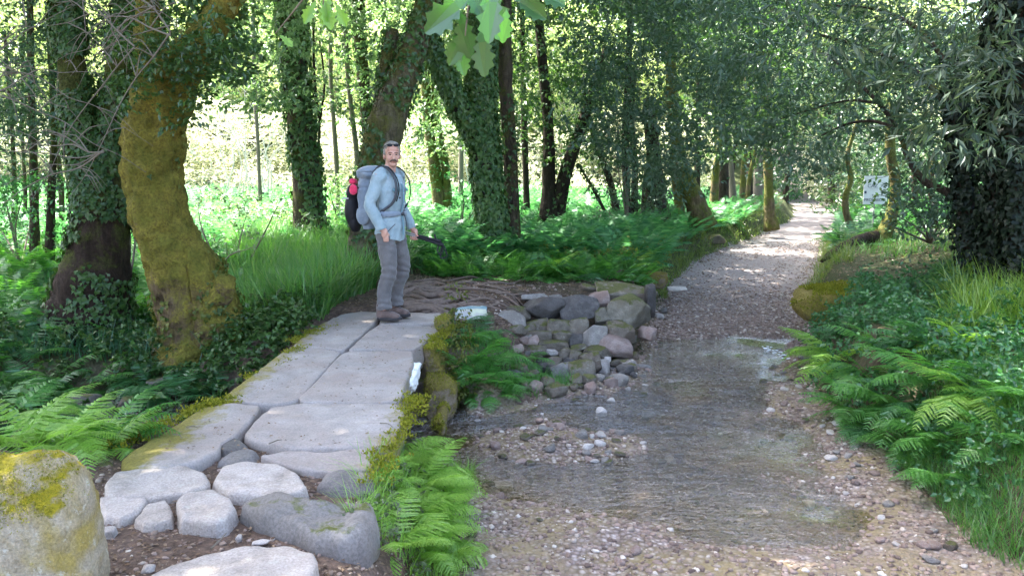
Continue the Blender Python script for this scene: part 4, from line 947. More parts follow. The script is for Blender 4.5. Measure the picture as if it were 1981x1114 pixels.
# leafy low plants (ground ivy, bramble) as uncountable cover
def cover(name, pts, per, rad, size, mat, label, hgt=.12, shape=RH, wid=.7, droop=.1):
    z = H(pts[:, 0], pts[:, 1]); cen = np.column_stack([pts, z + hgt * RG.random(len(pts))])
    V, f = leaf_clumps(cen, rad, per, size, wid, droop, shape, .6)
    return tag(link(name, mesh_from(name, V, f, mat)), label, None, None, 'stuff')
cover('undergrowth', pick(950, lambda y: (.35 * y, .45 * y + 2.6), 4.4, 9.3, lambda x, y: (sdf(x, y, LOW) > .04) & (x > 2)), 42, .15, .042, L_FERND, 'low leafy plants between the ferns of the right bank', .3)
cover('undergrowth', pick(260, lambda y: (.5 * y + .8, .5 * y + 4.2), 7, 12.5, lambda x, y: (sdf(x, y, LOW) > .9) & ((y < 9.6) | (x > .55 * y))), 46, .22, .06, L_IVY, 'ivy and nettles under the dark tree', .7, IVY, .8)
cover('undergrowth', pick(120, lambda y: (-2.9 + 0 * y, -2.1 + 0 * y), 7.2, 8.8), 50, .13, .05, L_IVY, 'glossy dark ivy between the golden trunk and the deck', .28, IVY, .8)
cover('undergrowth', pick(420, lambda y: (-7.5 + 0 * y, -2.5 + 0 * y), 5.2, 9.5, lambda x, y: (dseg(x, y, CHAN) > .25)), 46, .2, .055, L_IVY, 'dark ivy carpeting the ground around the rotten tree', .3, IVY, .8)
cover('undergrowth', pick(260, lambda y: (.0 * y + .5, .30 * y + 1), 12.2, 26, lambda x, y: (sdf(x, y, LOW) > .1) & (sdf(x, y, LOW) < 2.2), 1.2), 40, .22, .06, leaf_mat('sunlit_bramble', [(.10, .16, .03), (.18, .24, .05), (.25, .29, .08)], .5, .04), 'yellowish brambles along the track edge', .35, RH, .6)
cover('undergrowth', pick(200, lambda y: (-.5 * y, -.15 * y - .3), 13, 22), 46, .28, .07, L_LIGHT, 'sunlit weeds around the ivy trunk', .8, RH, .6)
cover('undergrowth', pick(60, lambda y: (-.75 + 0 * y, -.42 + 0 * y), 3.5, 4.7), 40, .07, .028, leaf_mat('grey_green_herb', [(.10, .14, .07), (.16, .2, .1), (.08, .12, .05)], .4, .04), 'grey-green herbs at the foot of the bright fern', .06, RH, .7)
cover('undergrowth', pick(50, lambda y: (-.62 + 0 * y, -.40 + 0 * y), 6.9, 7.6), 30, .07, .035, L_IVYY, 'yellow-green creepers hanging on the mossy abutment', .65, RH, .6, .8)
# ------------------------------------------------------------------ trees
def ivy_on(tubes, n, size, shape=IVY, off=(.01, .05), zr=None, bias=None, seed=0):
    """leaves growing over trunk tubes; returns mesh data"""
    rg = np.random.default_rng(seed); Ps, Ts, Ns = [], [], []
    tot = sum(len(t[2][0]) * t[2][1].mean() for t in tubes)
    for t in tubes:
        p, r, N, B, T, VR = t[2]; m = int(n * len(p) * r.mean() / tot) * 2
        i = rg.integers(0, len(p), m); a = rg.uniform(0, 2 * PI, m)
        o = N[i] * np.cos(a)[:, None] + B[i] * np.sin(a)[:, None]
        sg_ = VR.shape[1]; jf = a / (2 * PI) * sg_; j0 = jf.astype(int) % sg_; fr_ = (jf % 1)[:, None]; sf = VR[i, j0] * (1 - fr_) + VR[i, (j0 + 1) % sg_] * fr_
        q = sf + o * rg.uniform(*off, m)[:, None] + T[i] * rg.uniform(-.05, .05, m)[:, None]
        cl = fbm(q * 1.6 + seed, 3, seed)             # ivy grows in patches
        th = -.12 if bias is None else bias(q)
        k = cl > th
        if zr is not None: k &= (q[:, 2] > zr[0]) & (q[:, 2] < zr[1])
        q, o = q[k], o[k]; Ps.append(q); Ns.append(o + np.array([0, 0, .4]) + .5 * unit(rg.normal(size=o.shape)))
        Ts.append(np.array([0, 0, -1.]) + .6 * unit(rg.normal(size=o.shape)) + .35 * o)
    Pp, Nn, Tt = np.vstack(Ps), np.vstack(Ns), np.vstack(Ts)
    return leaves(Pp, Tt, Nn, size * rg.uniform(.6, 1.3, len(Pp)), shape, .85, .2, .25)
def trunk_tube(pix, seg=20, step=.07, amp=.16, ridge=.06, seed=0, freq=2.2, dep=None):
    """pix: list of (px, py, width_px, distance)"""
    pts = [P(a, b, d) for a, b, w, d in pix]; rad = [w * pxm(d) / 2 for a, b, w, d in pix]
    return tube(pts, rad, seg, step, amp, freq, seed, None, ridge)
def foliage_box(x0, y0, x1, y1, d0, d1, n, per, rad, size, wid=.5, droop=.3, shape=RH, dens=None):
    c = []
    while len(c) < n:
        a, b, d = RG.uniform(x0, x1), RG.uniform(y0, y1), RG.uniform(d0, d1)
        if dens is not None and rnd.random() > dens(a, b): continue
        c.append(P(a, b, d))
    return leaf_clumps(np.array(c), rad, per, size, wid, droop, shape)
def twigs_to(root, cens, r0=.012, n=10, seed=0):
    """thin arching branches from a trunk point to some clump centres"""
    out = []
    rg = random.Random(seed)
    for c in cens:
        a = np.array(root); b = np.array(c); m = (a + b) / 2 + np.array([rg.uniform(-.2, .2), rg.uniform(-.2, .2), rg.uniform(.0, .35)]) * np.linalg.norm(b - a) * .4
        out.append(vf(tube([a, m, b], [r0 * 1.6, r0, r0 * .35], 5, .25)))
    return join(out)
def over_crown(seed, n=85, per=128, R=(3.4, 3.4, 1.7), size=.17, rad=.75):
    rg = np.random.default_rng(seed); d = unit(rg.normal(size=(n, 3))) * rg.uniform(.35, 1, (n, 1)) ** .6 * np.array(R)
    return leaf_clumps(d, rad, per, size, .6, .2)
OC = [mesh_from('crown', *over_crown(s), L_CANOPY) for s in range(3)]
FCb = [mesh_from('crown', *over_crown(20 + s, 90, 80, (2.6, 2.6, 3.4), .20, .8), L_GLARE) for s in range(3)]
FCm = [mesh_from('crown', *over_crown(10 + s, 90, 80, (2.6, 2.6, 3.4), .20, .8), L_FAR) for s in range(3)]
def add_crown(t, c, s=(1, 1, 1), k=0, ms=None):
    o = link('crown', (ms or OC)[k % 3], t); o.location = tuple(np.array(c) - np.array(t.location)); o.scale = s; o.rotation_euler = (0, 0, rnd.uniform(0, 6.28)); return o
def tree(name, label, stems, mat, group=None, ivy=0, ivysize=.07, ivymat=None, zr=None, bias=None, crown=None, seg=20, amp=.16, ridge=.06, seed=0, step=.07, cat='tree', extend=True, coff=(.01, .05), freq=2.2):
    tubes = []
    for k, s in enumerate(stems):
        s = list(s)
        if extend:          # carry on upwards out of the picture
            (a0, b0, w0, d0), (a1, b1, w1, d1) = s[-2], s[-1]
            L = math.hypot(a1 - a0, b1 - b0); ux, uy = (a1 - a0) / L, (b1 - b0) / L
            hgt = 1.0 * F / d1
            if b1 < 30: s += [(a1 + ux * 1.2 * hgt * 1.0, b1 + uy * 1.2 * hgt, w1 * .85, d1), (a1 + ux * 2.6 * hgt * .8, b1 - 2.6 * hgt, w1 * .6, d1)]
        tubes.append(trunk_tube(s, seg, step, amp, ridge, seed + k * 7, freq))
    base = P(*[stems[0][0][i] for i in (0, 1, 3)])
    t = empty(name, base, label, cat, group)
    if len(tubes) == 1 or True:
        for tb in tubes: obj('trunk', vf(tb), mat, t, True)
    if ivy: obj('ivy', ivy_on(tubes, ivy, ivysize, zr=zr, bias=bias, seed=seed, off=coff), ivymat or L_IVY, t)
    if crown is not None: obj('crown', crown, L_CANOPY, t)
    return t, tubes
CTOP = []
# the golden mossy tree in front
t1, tb1 = tree('mossy_tree', 'thick leaning trunk covered in golden moss, bulging at its foot beside the deck',
    [[(380, 690, 150, 8.1), (374, 640, 119, 8.1), (360, 560, 104, 8.05), (338, 490, 99, 8.0), (316, 435, 93, 8.0), (302, 380, 92, 8.0), (296, 310, 99, 8.0), (303, 240, 99, 8.0), (318, 185, 95, 8.0), (350, 130, 72, 7.95), (395, 75, 53, 7.9), (430, 20, 46, 7.8)],
     [(432, 690, 97, 8.0), (422, 630, 88, 7.95), (408, 570, 77, 7.95), (385, 515, 65, 7.95), (352, 462, 53, 8.0), (320, 410, 44, 8.0)],
     [(318, 200, 70, 8.0), (300, 140, 55, 8.0), (288, 80, 44, 8.1), (285, 10, 35, 8.2)]], B_MOSSY, None, 0, seg=44, step=.025, amp=.20, ridge=.22, seed=1, freq=4.6)
# burls on its lower flank
for px, py, w, h, d in [(425, 560, 60, 60, 7.85), (270, 270, 46, 90, 7.9)]:
    V, f = rock(int(px), (w * pxm(d), w * pxm(d), h * pxm(d)), .1, 4, .16); obj('burl', (V + P(px, py, d), f), B_MOSSY, t1, True)
obj('ivy', join([ivy_on(tb1, 4200, .05, zr=(-.4, 1.0), seed=3, bias=lambda q: .14 - .35 * ss(q[:, 0], -3.2, -2.9)), ivy_on(tb1, 420, .06, zr=(1.0, 3.5), seed=5, bias=lambda q: .28 - .6 * ss(q[:, 2], 2.2, 2.7))]), L_IVYY, t1)
c1 = foliage_box(245, -60, 480, 165, 7.2, 9.2, 80, 70, .26, .065, .55)
obj('crown', join([c1, foliage_box(225, 60, 420, 235, 7.3, 8.3, 34, 60, .2, .055, .6), foliage_box(380, 60, 480, 150, 7.4, 8.8, 14, 50, .2, .06, .6)]), L_CANOPY, t1)
# rotten ivy-clad double tree on the left
t2, tb2 = tree('ivy_clad_tree', 'dark twin trunk with reddish rotten base wrapped in ivy, left of the golden one',
    [[(150, 720, 190, 8.8), (165, 650, 165, 8.8), (178, 560, 130, 8.8), (190, 480, 100, 8.8), (185, 400, 70, 8.8), (165, 300, 52, 8.9), (148, 200, 48, 9.0), (135, 100, 42, 9.0), (125, 0, 40, 9.0)],
     [(200, 500, 90, 8.9), (212, 420, 74, 8.9), (215, 330, 62, 9.0), (222, 240, 52, 9.1), (236, 120, 46, 9.2), (246, 10, 42, 9.3)]], B_RED, None, 9500, .06, L_IVY, seg=30, step=.05, amp=.26, ridge=.12, seed=21, bias=lambda q: .0 - .35 * ss(-q[:, 2], -1.0, .0))
obj('crown', join([foliage_box(0, -60, 250, 260, 9.5, 12.5, 110, 70, .36, .07, .5), foliage_box(60, 180, 260, 420, 9.2, 11, 14, 36, .25, .055, .5)]), L_DARK, t2)
# ivy tree behind the grass
t3, tb3 = tree('ivy_trunk_tree', 'straight trunk sheathed in ivy standing in tall grass behind the bridge',
    [[(604, 520, 84, 14), (600, 450, 62, 14), (594, 350, 52, 14), (583, 250, 48, 14), (572, 150, 46, 14), (565, 60, 46, 14), (562, 0, 44, 14)]], B_IVY, None, 2600, .085, L_IVYG, seg=24, step=.1, amp=.12, ridge=.08, seed=31, bias=lambda q: -.25 + .5 * (1 - ss(q[:, 2], .7, 1.3)), zr=(.3, 9), coff=(.01, .06))
# the leaning trunk behind the hiker
t4, tb4 = tree('leaning_tree', 'stout trunk leaning to the right right behind the hiker, with surface roots',
    [[(700, 560, 80, 10.8), (702, 500, 58, 10.8), (706, 420, 50, 10.8), (722, 330, 56, 10.9), (742, 260, 68, 11), (765, 190, 58, 11.1), (790, 120, 50, 11.2), (812, 60, 46, 11.3), (828, 0, 42, 11.4)],
     [(735, 290, 50, 11), (738, 230, 36, 11.1), (745, 150, 28, 11.3), (760, 60, 22, 11.5)]], B_TAN, None, 1300, .075, L_IVY, seg=26, step=.07, amp=.16, ridge=.10, seed=41, bias=lambda q: .05 - .5 * ss(q[:, 2], 2.2, 3.0))
def root_pts():
    out = []
    for k in range(30):
        a = rnd.random(); px, py = 735 + 60 * rnd.random(), 548 + 62 * a; L = rnd.uniform(90, 250) * (.6 + .6 * (1 - abs(a - .5)))
        pts = []; x = px; y = py
        n = rnd.randint(5, 8); sl = rnd.uniform(-.04, .16) * (1 if a < .6 else -.1)
        for i in range(n):
            g = G(x, min(y, 612), .0); pts.append([g[0], g[1], h1(g[0], g[1]) + rnd.uniform(-.01, .045) - (.04 if i in (0, n - 1) else 0)])
            x += L / n; y += sl * L / n + rnd.uniform(-9, 9) * .6
        r = rnd.uniform(.02, .046); out.append((pts, [r * (1 - .6 * i / (n - 1)) for i in range(n)]))
    for k in range(7):
        x, y = rnd.uniform(905, 960), rnd.uniform(552, 590); pts = []; n = 6; L = rnd.uniform(90, 150)
        for i in range(n):
            g = G(x, y, .0); pts.append([g[0], g[1], h1(g[0], g[1]) + rnd.uniform(0, .03) - (.03 if i in (0, n - 1) else 0)]); x += L / n; y += rnd.uniform(-5, 7)
        r = rnd.uniform(.015, .028); out.append((pts, [r * (1 - .6 * i / (n - 1)) for i in range(n)]))
    return out
for pts, r in root_pts(): obj('root', vf(tube(pts, r, 8, .04, .15, 14)), B_ROOT, t4, True)
for k in range(6):   # buttress roots at the foot
    b = P(700, 555, 10.8); a = rnd.uniform(-1.2, 1.6); p2 = b + np.array([math.cos(a) * .5, -math.sin(abs(a)) * .4, 0]); p3 = b + np.array([math.cos(a) * 1.1, -math.sin(abs(a)) * .9, 0])
    p2[2] = h1(p2[0], p2[1]) + .05; p3[2] = h1(p3[0], p3[1]); obj('root', vf(tube([b + [0, 0, .35], p2, p3], [.09, .055, .02], 10, .05, .15, 9)), B_ROOT, t4, True)
# thin background stems
t5, _ = tree('thin_tree', 'slim ivy-speckled tree beyond the leaning trunk', [[(712, 300, 18, 19), (708, 220, 20, 19), (700, 120, 22, 19), (692, 0, 24, 19)], ], B_IVY, 'slim trees in the glade', 500, .09, L_IVY, seg=10, step=.2, seed=51)
tree('thin_tree', 'thin bare pole of a tree between the ivy trunk and the leaning one', [[(694, 420, 11, 18), (690, 300, 10, 18), (676, 180, 9, 18), (668, 60, 9, 18), (664, 0, 8, 18)]], B_TWIG, 'slim trees in the glade', 120, .08, L_IVY, seg=8, step=.25, seed=53, extend=False)
tree('thin_tree', 'spindly forked sapling close to the straight ivy trunk', [[(612, 330, 6, 16), (618, 240, 5, 16), (608, 150, 5, 16), (606, 0, 4, 16)], [(618, 240, 5, 16), (628, 160, 4, 16), (618, 80, 3, 16)]], B_DARK, 'slim trees in the glade', 0, seg=6, step=.3, seed=54, extend=False)
tree('twin_tree', 'pair of slender trunks leaning left in the glade', [[(856, 430, 30, 21), (845, 350, 24, 21), (830, 250, 20, 21), (822, 150, 18, 21), (812, 10, 16, 21)], [(866, 430, 22, 21), (862, 330, 15, 21), (846, 240, 13, 21), (838, 120, 11, 21), (838, 0, 10, 21)]], B_LIT, None, 260, .08, L_IVY, seg=12, step=.15, seed=55)
# big ivy column right of centre
t7, tb7 = tree('ivy_column_tree', 'massive trunk buried in dense ivy with a limb bending up to the left',
    [[(962, 500, 66, 13), (955, 440, 48, 13), (942, 350, 47, 13), (936, 250, 45, 13), (930, 150, 44, 13), (934, 60, 41, 13), (940, 0, 39, 13)],
     [(925, 260, 39, 12.9), (895, 215, 36, 12.8), (868, 160, 31, 12.7), (846, 110, 27, 12.6), (820, 40, 20, 12.6)]], B_DARK, None, 6200, .085, L_IVYG, seg=24, step=.1, amp=.15, ridge=.05, seed=61, bias=lambda q: -.75, coff=(.0, .07))
tree('companion_tree', 'narrower mossy trunk right against the ivy-buried one', [[(992, 480, 34, 13.4), (990, 400, 28, 13.4), (986, 280, 26, 13.4), (978, 150, 26, 13.4), (976, 0, 24, 13.4)]], B_IVY, None, 500, .07, L_IVY, seg=14, step=.12, seed=65)
# V shaped pair
tree('forked_tree', 'dark V-shaped pair of trunks in the ferns', [[(1058, 440, 32, 17), (1062, 340, 24, 17), (1060, 240, 20, 17), (1050, 130, 18, 17), (1040, 0, 16, 17)], [(1072, 440, 34, 17), (1090, 350, 26, 17), (1112, 280, 22, 17), (1140, 200, 18, 17), (1175, 90, 14, 17)]], B_DARK, None, 420, .07, L_IVY, seg=14, step=.12, seed=71)
GS = 'dark stems in the holly thicket'
for k, (st, lab) in enumerate([([[(1196, 430, 16, 18), (1180, 350, 12, 18), (1150, 270, 9, 18), (1130, 180, 7, 18)]], 'thin dark stem slanting left in the thicket'), ([[(1226, 430, 16, 18), (1228, 330, 12, 18), (1222, 220, 10, 18), (1230, 120, 8, 18)]], 'upright dark stem in the thicket'),
                               ([[(1272, 440, 44, 18), (1268, 360, 34, 18), (1262, 280, 26, 18), (1255, 190, 18, 18)]], 'ivy-swollen broad stem in the thicket'), ([[(1178, 425, 7, 17), (1150, 370, 6, 17), (1120, 320, 4, 17)]], 'fallen dead pole leaning in the ferns'), ([[(1245, 430, 12, 19), (1250, 340, 10, 19), (1275, 250, 8, 19)]], 'slender stem tilting right in the thicket')]):
    tree('thicket_tree', lab, st, B_DARK, GS, 300 if k in (2, 1) else 60, .07, L_IVY, seg=10, step=.15, seed=80 + 3 * k, extend=False)
# mossy leaning tree near the track
t10, _ = tree('slanting_tree', 'moss-bright trunk slanting up from the track verge', [[(1362, 440, 52, 19), (1345, 390, 38, 19), (1322, 330, 28, 19), (1308, 270, 24, 19), (1300, 200, 22, 19), (1296, 60, 18, 19)], [(1318, 440, 22, 19), (1312, 380, 18, 19), (1300, 300, 14, 19)]], B_LIT, None, 160, .07, L_IVYY, seg=14, step=.12, seed=101)
GT = 'row of slim trunks beside the track'
for k, (px, w, d, tilt, lab) in enumerate([(1380, 14, 24, -20, 'slim trunk nearest the slanting mossy one'), (1400, 20, 26, 5, 'dark upright trunk second in the row by the track'), (1420, 12, 28, 25, 'thin pale trunk leaning right in the row'), (1436, 12, 30, -10, 'thin golden trunk in the row by the track'), (1452, 10, 31, 8, 'pale stick-like trunk in the row'),
                                       (1466, 16, 32, 0, 'brownish trunk just behind the tall end one'), (1444, 8, 27, -34, 'crooked thin trunk crossing the row'), (1412, 9, 30, -16, 'thin grey trunk in the gap of the row'), (1474, 9, 36, 10, 'faint trunk deep behind the row'), (1390, 9, 34, 14, 'faint bent trunk deep behind the slanting tree')]):
    tree('slim_tree', lab, [[(px, 410, w * 1.3, d), (px - tilt * .2, 340, w, d), (px - tilt * .6 + 3, 260, w * .85, d), (px - tilt, 150, w * .7, d)]], [B_LIT, B_DARK, B_TWIG][k % 3], GT, 0, seg=8, step=.25, seed=110 + k, extend=False)
tree('verge_tree', 'smooth golden trunk standing on the fern verge where the track bends', [[(1493, 445, 30, 23), (1488, 400, 20, 23), (1486, 330, 17, 23), (1482, 250, 15, 23), (1475, 100, 12, 23)]], B_LIT, None, 0, seg=12, step=.15, seed=131)
tree('bend_tree', 'dark leaning tree at the far bend of the track', [[(1518, 400, 14, 36), (1524, 340, 11, 36), (1534, 270, 9, 36), (1545, 180, 7, 36)]], B_DARK, None, 60, .12, L_DARK, seg=8, step=.3, seed=133, extend=False)
# right of the track
tree('curved_sapling', 'slim mossy sapling curving up beside the hunting sign', [[(1652, 448, 16, 17), (1638, 415, 13, 17), (1636, 380, 11, 17), (1646, 345, 10, 17), (1640, 300, 8, 17), (1660, 230, 6, 17)]], B_LIT, None, 0, seg=10, step=.1, seed=141, extend=False)
tr14, _ = tree('bowed_tree', 'dark bowed trunk rising from a long bare root behind the sign', [[(1698, 468, 40, 15), (1716, 440, 26, 15), (1728, 400, 21, 15), (1732, 350, 20, 15), (1722, 290, 18, 15), (1726, 200, 14, 15)]], B_LIT, None, 60, .06, L_IVY, seg=14, step=.08, seed=143, extend=False)
rp = []
for px, py, d in [(1704, 458, 15), (1670, 462, 14.8), (1640, 474, 14.4), (1610, 490, 14.0), (1590, 505, 13.6)]:
    p = P(px, py, d); p[2] = max(p[2], h1(p[0], p[1]) + .03); rp.append(p)
obj('root', vf(tube(rp, [.13, .10, .09, .07, .03], 12, .06, .15, 6)), B_DARK, tr14, True)
tree('curved_sapling', 'dark curved stem standing on the sunlit leaf litter', [[(1806, 440, 14, 14), (1808, 400, 13, 14), (1800, 360, 11, 14), (1808, 300, 9, 14)]], B_RED, None, 0, seg=10, step=.1, seed=145, extend=False)
# the dark ivy tree on the right with its long arching limbs
t16, tb16 = tree('dark_tree', 'great ivy-hung trunk, its leaves coloured dark for shade, at the edge of the view with long limbs over the track',
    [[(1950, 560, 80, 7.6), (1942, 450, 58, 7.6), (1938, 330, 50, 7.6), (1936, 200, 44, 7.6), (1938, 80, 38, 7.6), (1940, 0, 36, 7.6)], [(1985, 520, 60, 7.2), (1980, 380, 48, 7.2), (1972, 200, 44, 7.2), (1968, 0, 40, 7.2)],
     [(1888, 500, 40, 8.0), (1872, 420, 30, 8.0), (1862, 330, 22, 8.0), (1850, 230, 16, 8.0), (1845, 120, 12, 8)]], B_DARK, None, 7500, .062, leaf_mat('shade_toned_ivy_leaf', [(.006, .012, .007), (.01, .018, .01), (.016, .026, .014), (.035, .042, .03)], .1, .012), seg=22, step=.09, amp=.2, ridge=.08, seed=151, bias=lambda q: -.35, coff=(.0, .09))  # leaves coloured darker than real ivy, shade put into the colour
for pts in [[(1868, 395, 16, 8.0), (1830, 370, 15, 8.1), (1790, 352, 13, 8.3), (1758, 310, 11, 8.6), (1738, 255, 9, 9.0), (1700, 200, 8, 9.5), (1650, 150, 6, 10), (1600, 105, 4, 10.5)],
            [(1850, 240, 14, 8.0), (1800, 165, 11, 8.6), (1740, 120, 9, 9.2), (1660, 90, 7, 10), (1560, 60, 5, 11)], [(1735, 250, 8, 9.0), (1690, 235, 6, 9.2), (1640, 240, 4.5, 9.5), (1590, 262, 3, 9.8)],
            [(1850, 150, 10, 8), (1780, 60, 8, 8.6), (1700, 20, 6, 9.2), (1600, 10, 4, 10)], [(1700, 200, 6, 9.5), (1640, 195, 4, 9.8), (1560, 215, 3, 10.4), (1480, 240, 2, 11)]]:
    obj('limb', vf(trunk_tube(pts, 10, .08, .12, 0)), B_DARK, t16, True)
def dd(a, b): return 0 if (1635 < a < 1765 and b > 255) else max(0.05, 1 - max(0, b - (265 + 45 * math.sin(a * .013) + 20 * math.sin(a * .05))) / 50)
cr = join([foliage_box(1380, -70, 1990, 330, 8.2, 13.5, 400, 90, .30, .085, .30, .25, RH, dd), foliage_box(1740, 60, 2010, 470, 7.9, 9.8, 90, 70, .26, .07, .4), ])
obj('crown', cr, L_DARK, t16)
# middle canopy over the thicket and track
def own(name, label, base, pixboxes, leafmat, trunkpix, mat, group=None, **kw):
    t, _ = tree(name, label, [trunkpix], mat, group, **kw)
    obj('crown', join([foliage_box(*b) for b in pixboxes]), leafmat, t); return t
def d2(a, b): return max(0.03, 1 - max(0, b - (300 + 60 * math.sin(a * .02 + 1))) / 60)
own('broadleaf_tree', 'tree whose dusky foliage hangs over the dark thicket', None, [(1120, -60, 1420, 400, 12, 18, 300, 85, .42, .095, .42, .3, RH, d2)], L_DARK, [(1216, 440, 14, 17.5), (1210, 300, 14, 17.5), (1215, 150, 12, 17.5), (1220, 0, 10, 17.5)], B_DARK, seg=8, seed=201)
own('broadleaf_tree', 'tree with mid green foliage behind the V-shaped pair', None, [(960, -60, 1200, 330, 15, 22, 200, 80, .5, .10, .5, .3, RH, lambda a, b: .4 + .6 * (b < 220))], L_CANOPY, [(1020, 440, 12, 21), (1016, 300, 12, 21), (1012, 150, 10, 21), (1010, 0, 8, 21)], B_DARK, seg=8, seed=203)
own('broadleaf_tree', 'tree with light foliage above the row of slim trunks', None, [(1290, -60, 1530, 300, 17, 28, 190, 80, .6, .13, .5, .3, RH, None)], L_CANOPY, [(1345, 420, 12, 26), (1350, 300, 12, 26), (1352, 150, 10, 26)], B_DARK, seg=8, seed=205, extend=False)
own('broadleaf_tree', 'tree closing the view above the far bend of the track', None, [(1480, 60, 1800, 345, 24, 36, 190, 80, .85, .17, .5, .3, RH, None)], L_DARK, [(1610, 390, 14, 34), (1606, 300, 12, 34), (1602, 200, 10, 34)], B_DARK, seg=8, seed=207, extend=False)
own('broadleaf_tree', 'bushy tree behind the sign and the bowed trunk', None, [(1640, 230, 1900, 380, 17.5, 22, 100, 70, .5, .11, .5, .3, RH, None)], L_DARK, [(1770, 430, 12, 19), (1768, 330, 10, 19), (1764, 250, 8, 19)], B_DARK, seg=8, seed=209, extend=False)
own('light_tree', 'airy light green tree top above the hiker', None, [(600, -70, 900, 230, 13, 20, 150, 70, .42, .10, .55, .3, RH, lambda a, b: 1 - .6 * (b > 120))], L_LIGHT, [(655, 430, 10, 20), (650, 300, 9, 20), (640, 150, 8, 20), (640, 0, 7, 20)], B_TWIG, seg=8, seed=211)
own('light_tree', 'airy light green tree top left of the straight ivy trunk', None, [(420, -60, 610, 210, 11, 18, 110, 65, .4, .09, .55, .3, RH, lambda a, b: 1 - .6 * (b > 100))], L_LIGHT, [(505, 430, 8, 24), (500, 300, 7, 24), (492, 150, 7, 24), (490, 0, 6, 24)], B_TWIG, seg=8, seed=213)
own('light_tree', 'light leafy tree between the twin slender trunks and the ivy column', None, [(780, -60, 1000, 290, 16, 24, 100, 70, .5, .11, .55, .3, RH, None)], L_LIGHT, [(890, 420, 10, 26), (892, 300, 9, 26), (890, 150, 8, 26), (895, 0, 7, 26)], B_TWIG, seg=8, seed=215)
own('shady_tree', 'slender tree with bluish foliage at the left border', None, [(-60, 60, 130, 330, 11, 16, 60, 60, .42, .08, .5)], L_DARK, [(68, 520, 18, 13), (66, 400, 16, 13), (64, 280, 14, 13), (60, 150, 12, 13), (58, 0, 11, 13)], B_IVY, seg=10, seed=217)
GLf = 'slim trunks at the left border'
for k, (px, w, d, lab) in enumerate([(22, 9, 15, 'thin stem nearest the left border'), (96, 14, 12, 'slightly bent slim trunk in front of bright weeds'), (118, 10, 17, 'faint slim trunk close to the rotten tree'), (44, 7, 18, 'faint stick-like stem in the bluish shade')]):
    tree('slim_tree', lab, [[(px, 500, w * 1.3, d), (px + rnd.uniform(-6, 6), 380, w, d), (px + rnd.uniform(-9, 9), 240, w * .8, d), (px + rnd.uniform(-14, 14), 60, w * .6, d)]], B_IVY if k != 1 else B_RED, GLf, 80, .06, L_IVY, seg=9, step=.2, seed=230 + k, extend=False)
# bushes: hazy shrubs left of the glade and in it
def bush(name, label, boxes, mat, base, cat='bush', group=None, stems=6):
    t = empty(name, base, label, cat, group)
    fb = join([foliage_box(*b) for b in boxes]); obj('foliage', fb, mat, t)
    c = fb[0]; idx = RG.integers(0, len(c), stems)
    obj('stem', twigs_to(base, c[idx], .012, seed=len(label)), B_TWIG, t)
    return t
bush('holly_bush', 'dark purple-grey bush in the middle of the thicket', [(1150, 230, 1290, 420, 15.5, 17.5, 60, 60, .3, .07, .4, .2)], L_DARK, P(1215, 440, 16.5))
bush('shrub', 'sunlit shrub between the straight ivy trunk and the leaning one', [(625, 330, 700, 450, 15, 18, 26, 60, .3, .075, .5, .2)], L_LIGHT, P(655, 470, 16))
bush('shrub', 'leafy shrub on the left flank of the golden trunk', [(225, 330, 262, 470, 9, 10, 10, 40, .2, .05, .6, .2)], L_CANOPY, P(240, 600, 9.5))
bush('shrub', 'thin weeds in front of the bright clearing', [(380, 370, 530, 500, 10, 14, 22, 30, .25, .06, .45, .1)], L_LIGHT, P(450, 560, 12))
bush('shrub', 'bluish bush in the shade at the left border', [(-20, 330, 120, 470, 11, 14, 36, 60, .35, .07, .5, .2)], L_FERND, P(40, 520, 12.5))
bush('shrub', 'greenish bush under the bending limb of the ivy column', [(865, 330, 915, 440, 14, 15.5, 12, 50, .3, .07, .5, .2)], L_BRACK, P(890, 470, 15))
bush('shrub', 'leafy shrub on the slope behind the sign', [(1580, 330, 1680, 400, 20, 25, 30, 50, .45, .09, .5, .2)], L_CANOPY, P(1620, 420, 22))
bush('shrub', 'dark thicket closing the view where the track bends away', [(1440, 250, 1660, 386, 50, 56, 90, 60, 1.0, .2, .5, .2)], L_DARK, P(1540, 392, 52), stems=4)
bush('shrub', 'darkest bush right at the end of the visible track', [(1486, 300, 1610, 388, 43, 49, 70, 60, .9, .17, .5, .2)], L_FERND, P(1550, 395, 46), stems=4)
bush('shrub', 'dim bush below the arching limb', [(1740, 330, 1860, 440, 9.5, 12, 40, 50, .28, .06, .5, .2)], L_DARK, P(1800, 470, 11))
# bare grey twigs arching in front of the left trees
for k in range(22):
    d = rnd.uniform(5.5, 7.5); x, y = rnd.choice([(330, 60), (300, 20), (260, 90), (-30, 120), (-30, 180), (420, -20), (200, 300)]); pts = []; a = rnd.uniform(-1.0, 1.0) + (PI if x > 100 else 0); L = rnd.uniform(160, 340)
    n = 7
    for i in range(n): pts.append(P(x + math.cos(a) * L * i / (n - 1), y + math.sin(a) * L * i / (n - 1) + 90 * (i / n) ** 2 + rnd.uniform(-11, 11), d + i * .05))
    tb = [vf(tube(pts, [.0065 - .0008 * i for i in range(n)], 6, .06, .1, 10))]
    for q in range(5):
        i = rnd.randint(1, n - 2); p = np.array(pts[i]); e = p + np.array([rnd.uniform(-.35, .35), rnd.uniform(-.1, .1), rnd.uniform(-.35, .25)]); m = (p + e) / 2 + np.array([0, 0, .05]); tb.append(vf(tube([p, m, e], [.005, .0035, .0015], 5, .06)))
    obj('bare_branch', join(tb), B_TWIG, t1 if k % 2 else t2, True)
